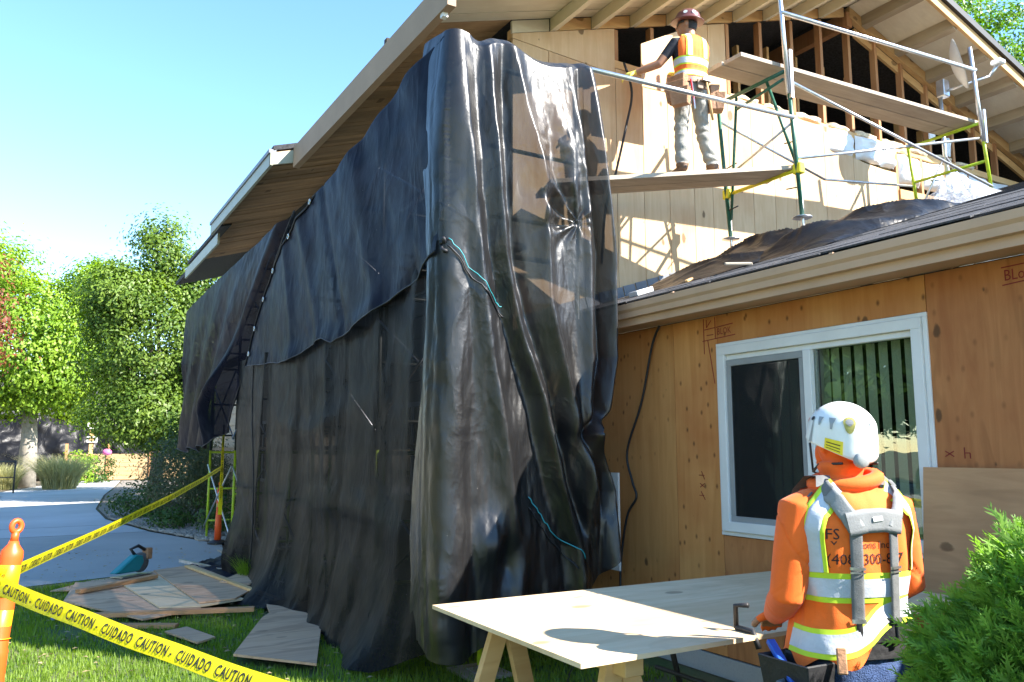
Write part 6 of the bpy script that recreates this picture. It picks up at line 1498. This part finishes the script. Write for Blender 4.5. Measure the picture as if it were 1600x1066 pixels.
# gravel stones
import bmesh
bm = bmesh.new(); bmesh.ops.create_icosphere(bm, subdivisions=1, radius=1); iv = np.array([q.co[:] for q in bm.verts]); iff = np.array([[q.index for q in fc.verts] for fc in bm.faces]); bm.free()
bed = [(3.1, 14.65), (4.14, 14.2), (6, 24), (2.0, 24), (1.84, 22), (2.34, 18.3), (3.1, 15.1)]
n = 14000; px = rng.uniform(1.8, 5, n); py = rng.uniform(14.2, 24, n); ok = inside(px, py, bed); px, py = px[ok], py[ok]; n = len(px)
sc_ = rng.uniform(.02, .055, (n, 1))*rng.uniform(.6, 1.2, (n, 3))*np.array([1, 1, .6]); an = rng.uniform(0, 6.28, n)
vv = iv[None]*sc_[:, None, :]*(1+.15*rng.normal(size=(n, len(iv), 1))); ca, sa = np.cos(an)[:, None], np.sin(an)[:, None]
vx = vv[..., 0]*ca-vv[..., 1]*sa+px[:, None]; vy = vv[..., 0]*sa+vv[..., 1]*ca+py[:, None]; vz = vv[..., 2]+.012
v = np.stack([vx, vy, vz], -1).reshape(-1, 3); f = (iff[None]+(np.arange(n)*len(iv))[:, None, None]).reshape(-1, 3)
M['stones'] = leafmat('river stones', (.14, .12, .10), (.42, .38, .33), 0.0, .8)
o = np_mesh('gravel', v, f, M['stones'], None, (0, 0, 0)); tag(o, 'mixed river gravel around the shrubs beside the path', 'gravel', kind='stuff')
# ================================================================ FAR BACKGROUND
fw = empty('garden_wall', (4, 51, 0), 'low tan board wall at the end of the path', 'wall')
M['tanb'] = wood('tan boards', (.36, .24, .12), (.46, .32, .17), 0, .3)
for k in range(6): MB().box((1.8, 51+.01*(k % 2), .02+.24*k), (9.5, 51.12, .02+.24*k+.225)).build('board', M['tanb'], fw)
for x in (1.85, 3.9, 6.1, 8.3): MB().box((x, 50.9, 0), (x+.16, 50.99, 2.0)).build('post', M['stud'], fw)
fh = empty('distant_house', (0, 56, 0), 'distant house wrapped in black sheeting beyond the garden wall', 'house')
MB().box((-14, 54, 0), (11, 62, 3.6)).build('wall', M['siding'], fh)
MB().prism([(-15, 3.6), (12, 3.6), (8, 6.0), (-11, 6.0)], 1, 53.2, 63).build('roof', M['roof'], fh)
nx, ny = 120, 50; u = np.linspace(0, 1, nx)[:, None]; w = np.linspace(0, 1, ny)[None, :]
x = -4+13*u+0*w; z = .5+2.9*w+.9*np.sin(u*3.1)*w+.25*fbm(u*5, w*2, 3)*1; y = 53.6-2.6*(1-w)**1.2*(1-.6*u)+.5*np.sin((u*5+w*1.5)*6)*.25+.3*fbm(u*14, w*5, 4)
v = np.stack([x, y, z], -1).reshape(-1, 3); i, j = np.meshgrid(np.arange(nx-1), np.arange(ny-1), indexing='ij'); a = (i*ny+j).ravel()
o = np_mesh('sheeting', v, np.stack([a, a+ny, a+ny+1, a+1], 1), M['tarp_h'], None, (2, 53, 0), smooth=True); tag(o, 'wrinkled black sheeting slung over the distant house front', 'tarp')
pt = empty('timber_post', (2.95, 48.5, 0), 'orange timber post with white framed boxes at the end of the path', 'post')
MB().box((2.85, 48.4, 0), (3.05, 48.6, 2.75)).build('timber', M['stud_y'], pt)
for z in (2.05, 2.75):
    for a0, a1, b0, b1 in ((2.72, 3.22, z, z+.07), (2.72, 3.22, z+.25, z+.32), (2.72, 2.79, z+.07, z+.25), (3.15, 3.22, z+.07, z+.25)): MB().box((a0, 48.3, b0), (a1, 48.38, b1)).build('box_frame', M['white'], pt)
rl = empty('railing', (-.4, 34, 0), 'thin black metal railing at the far left of the path', 'railing')
for x, y in ((-.85, 36.5), (-.30, 37.2), (-1.6, 36.0)): MB().tube([(x, y, 0), (x, y, 1.25)], .03, 6).build('baluster', M['black'], rl)
MB().tube([(-2.5, 35.2, 1.2), (-.3, 37.2, 1.2)], .03, 6).build('handrail', M['black'], rl); MB().tube([(-2.5, 35.2, .6), (-.3, 37.2, .6)], .02, 6).build('handrail', M['black'], rl)
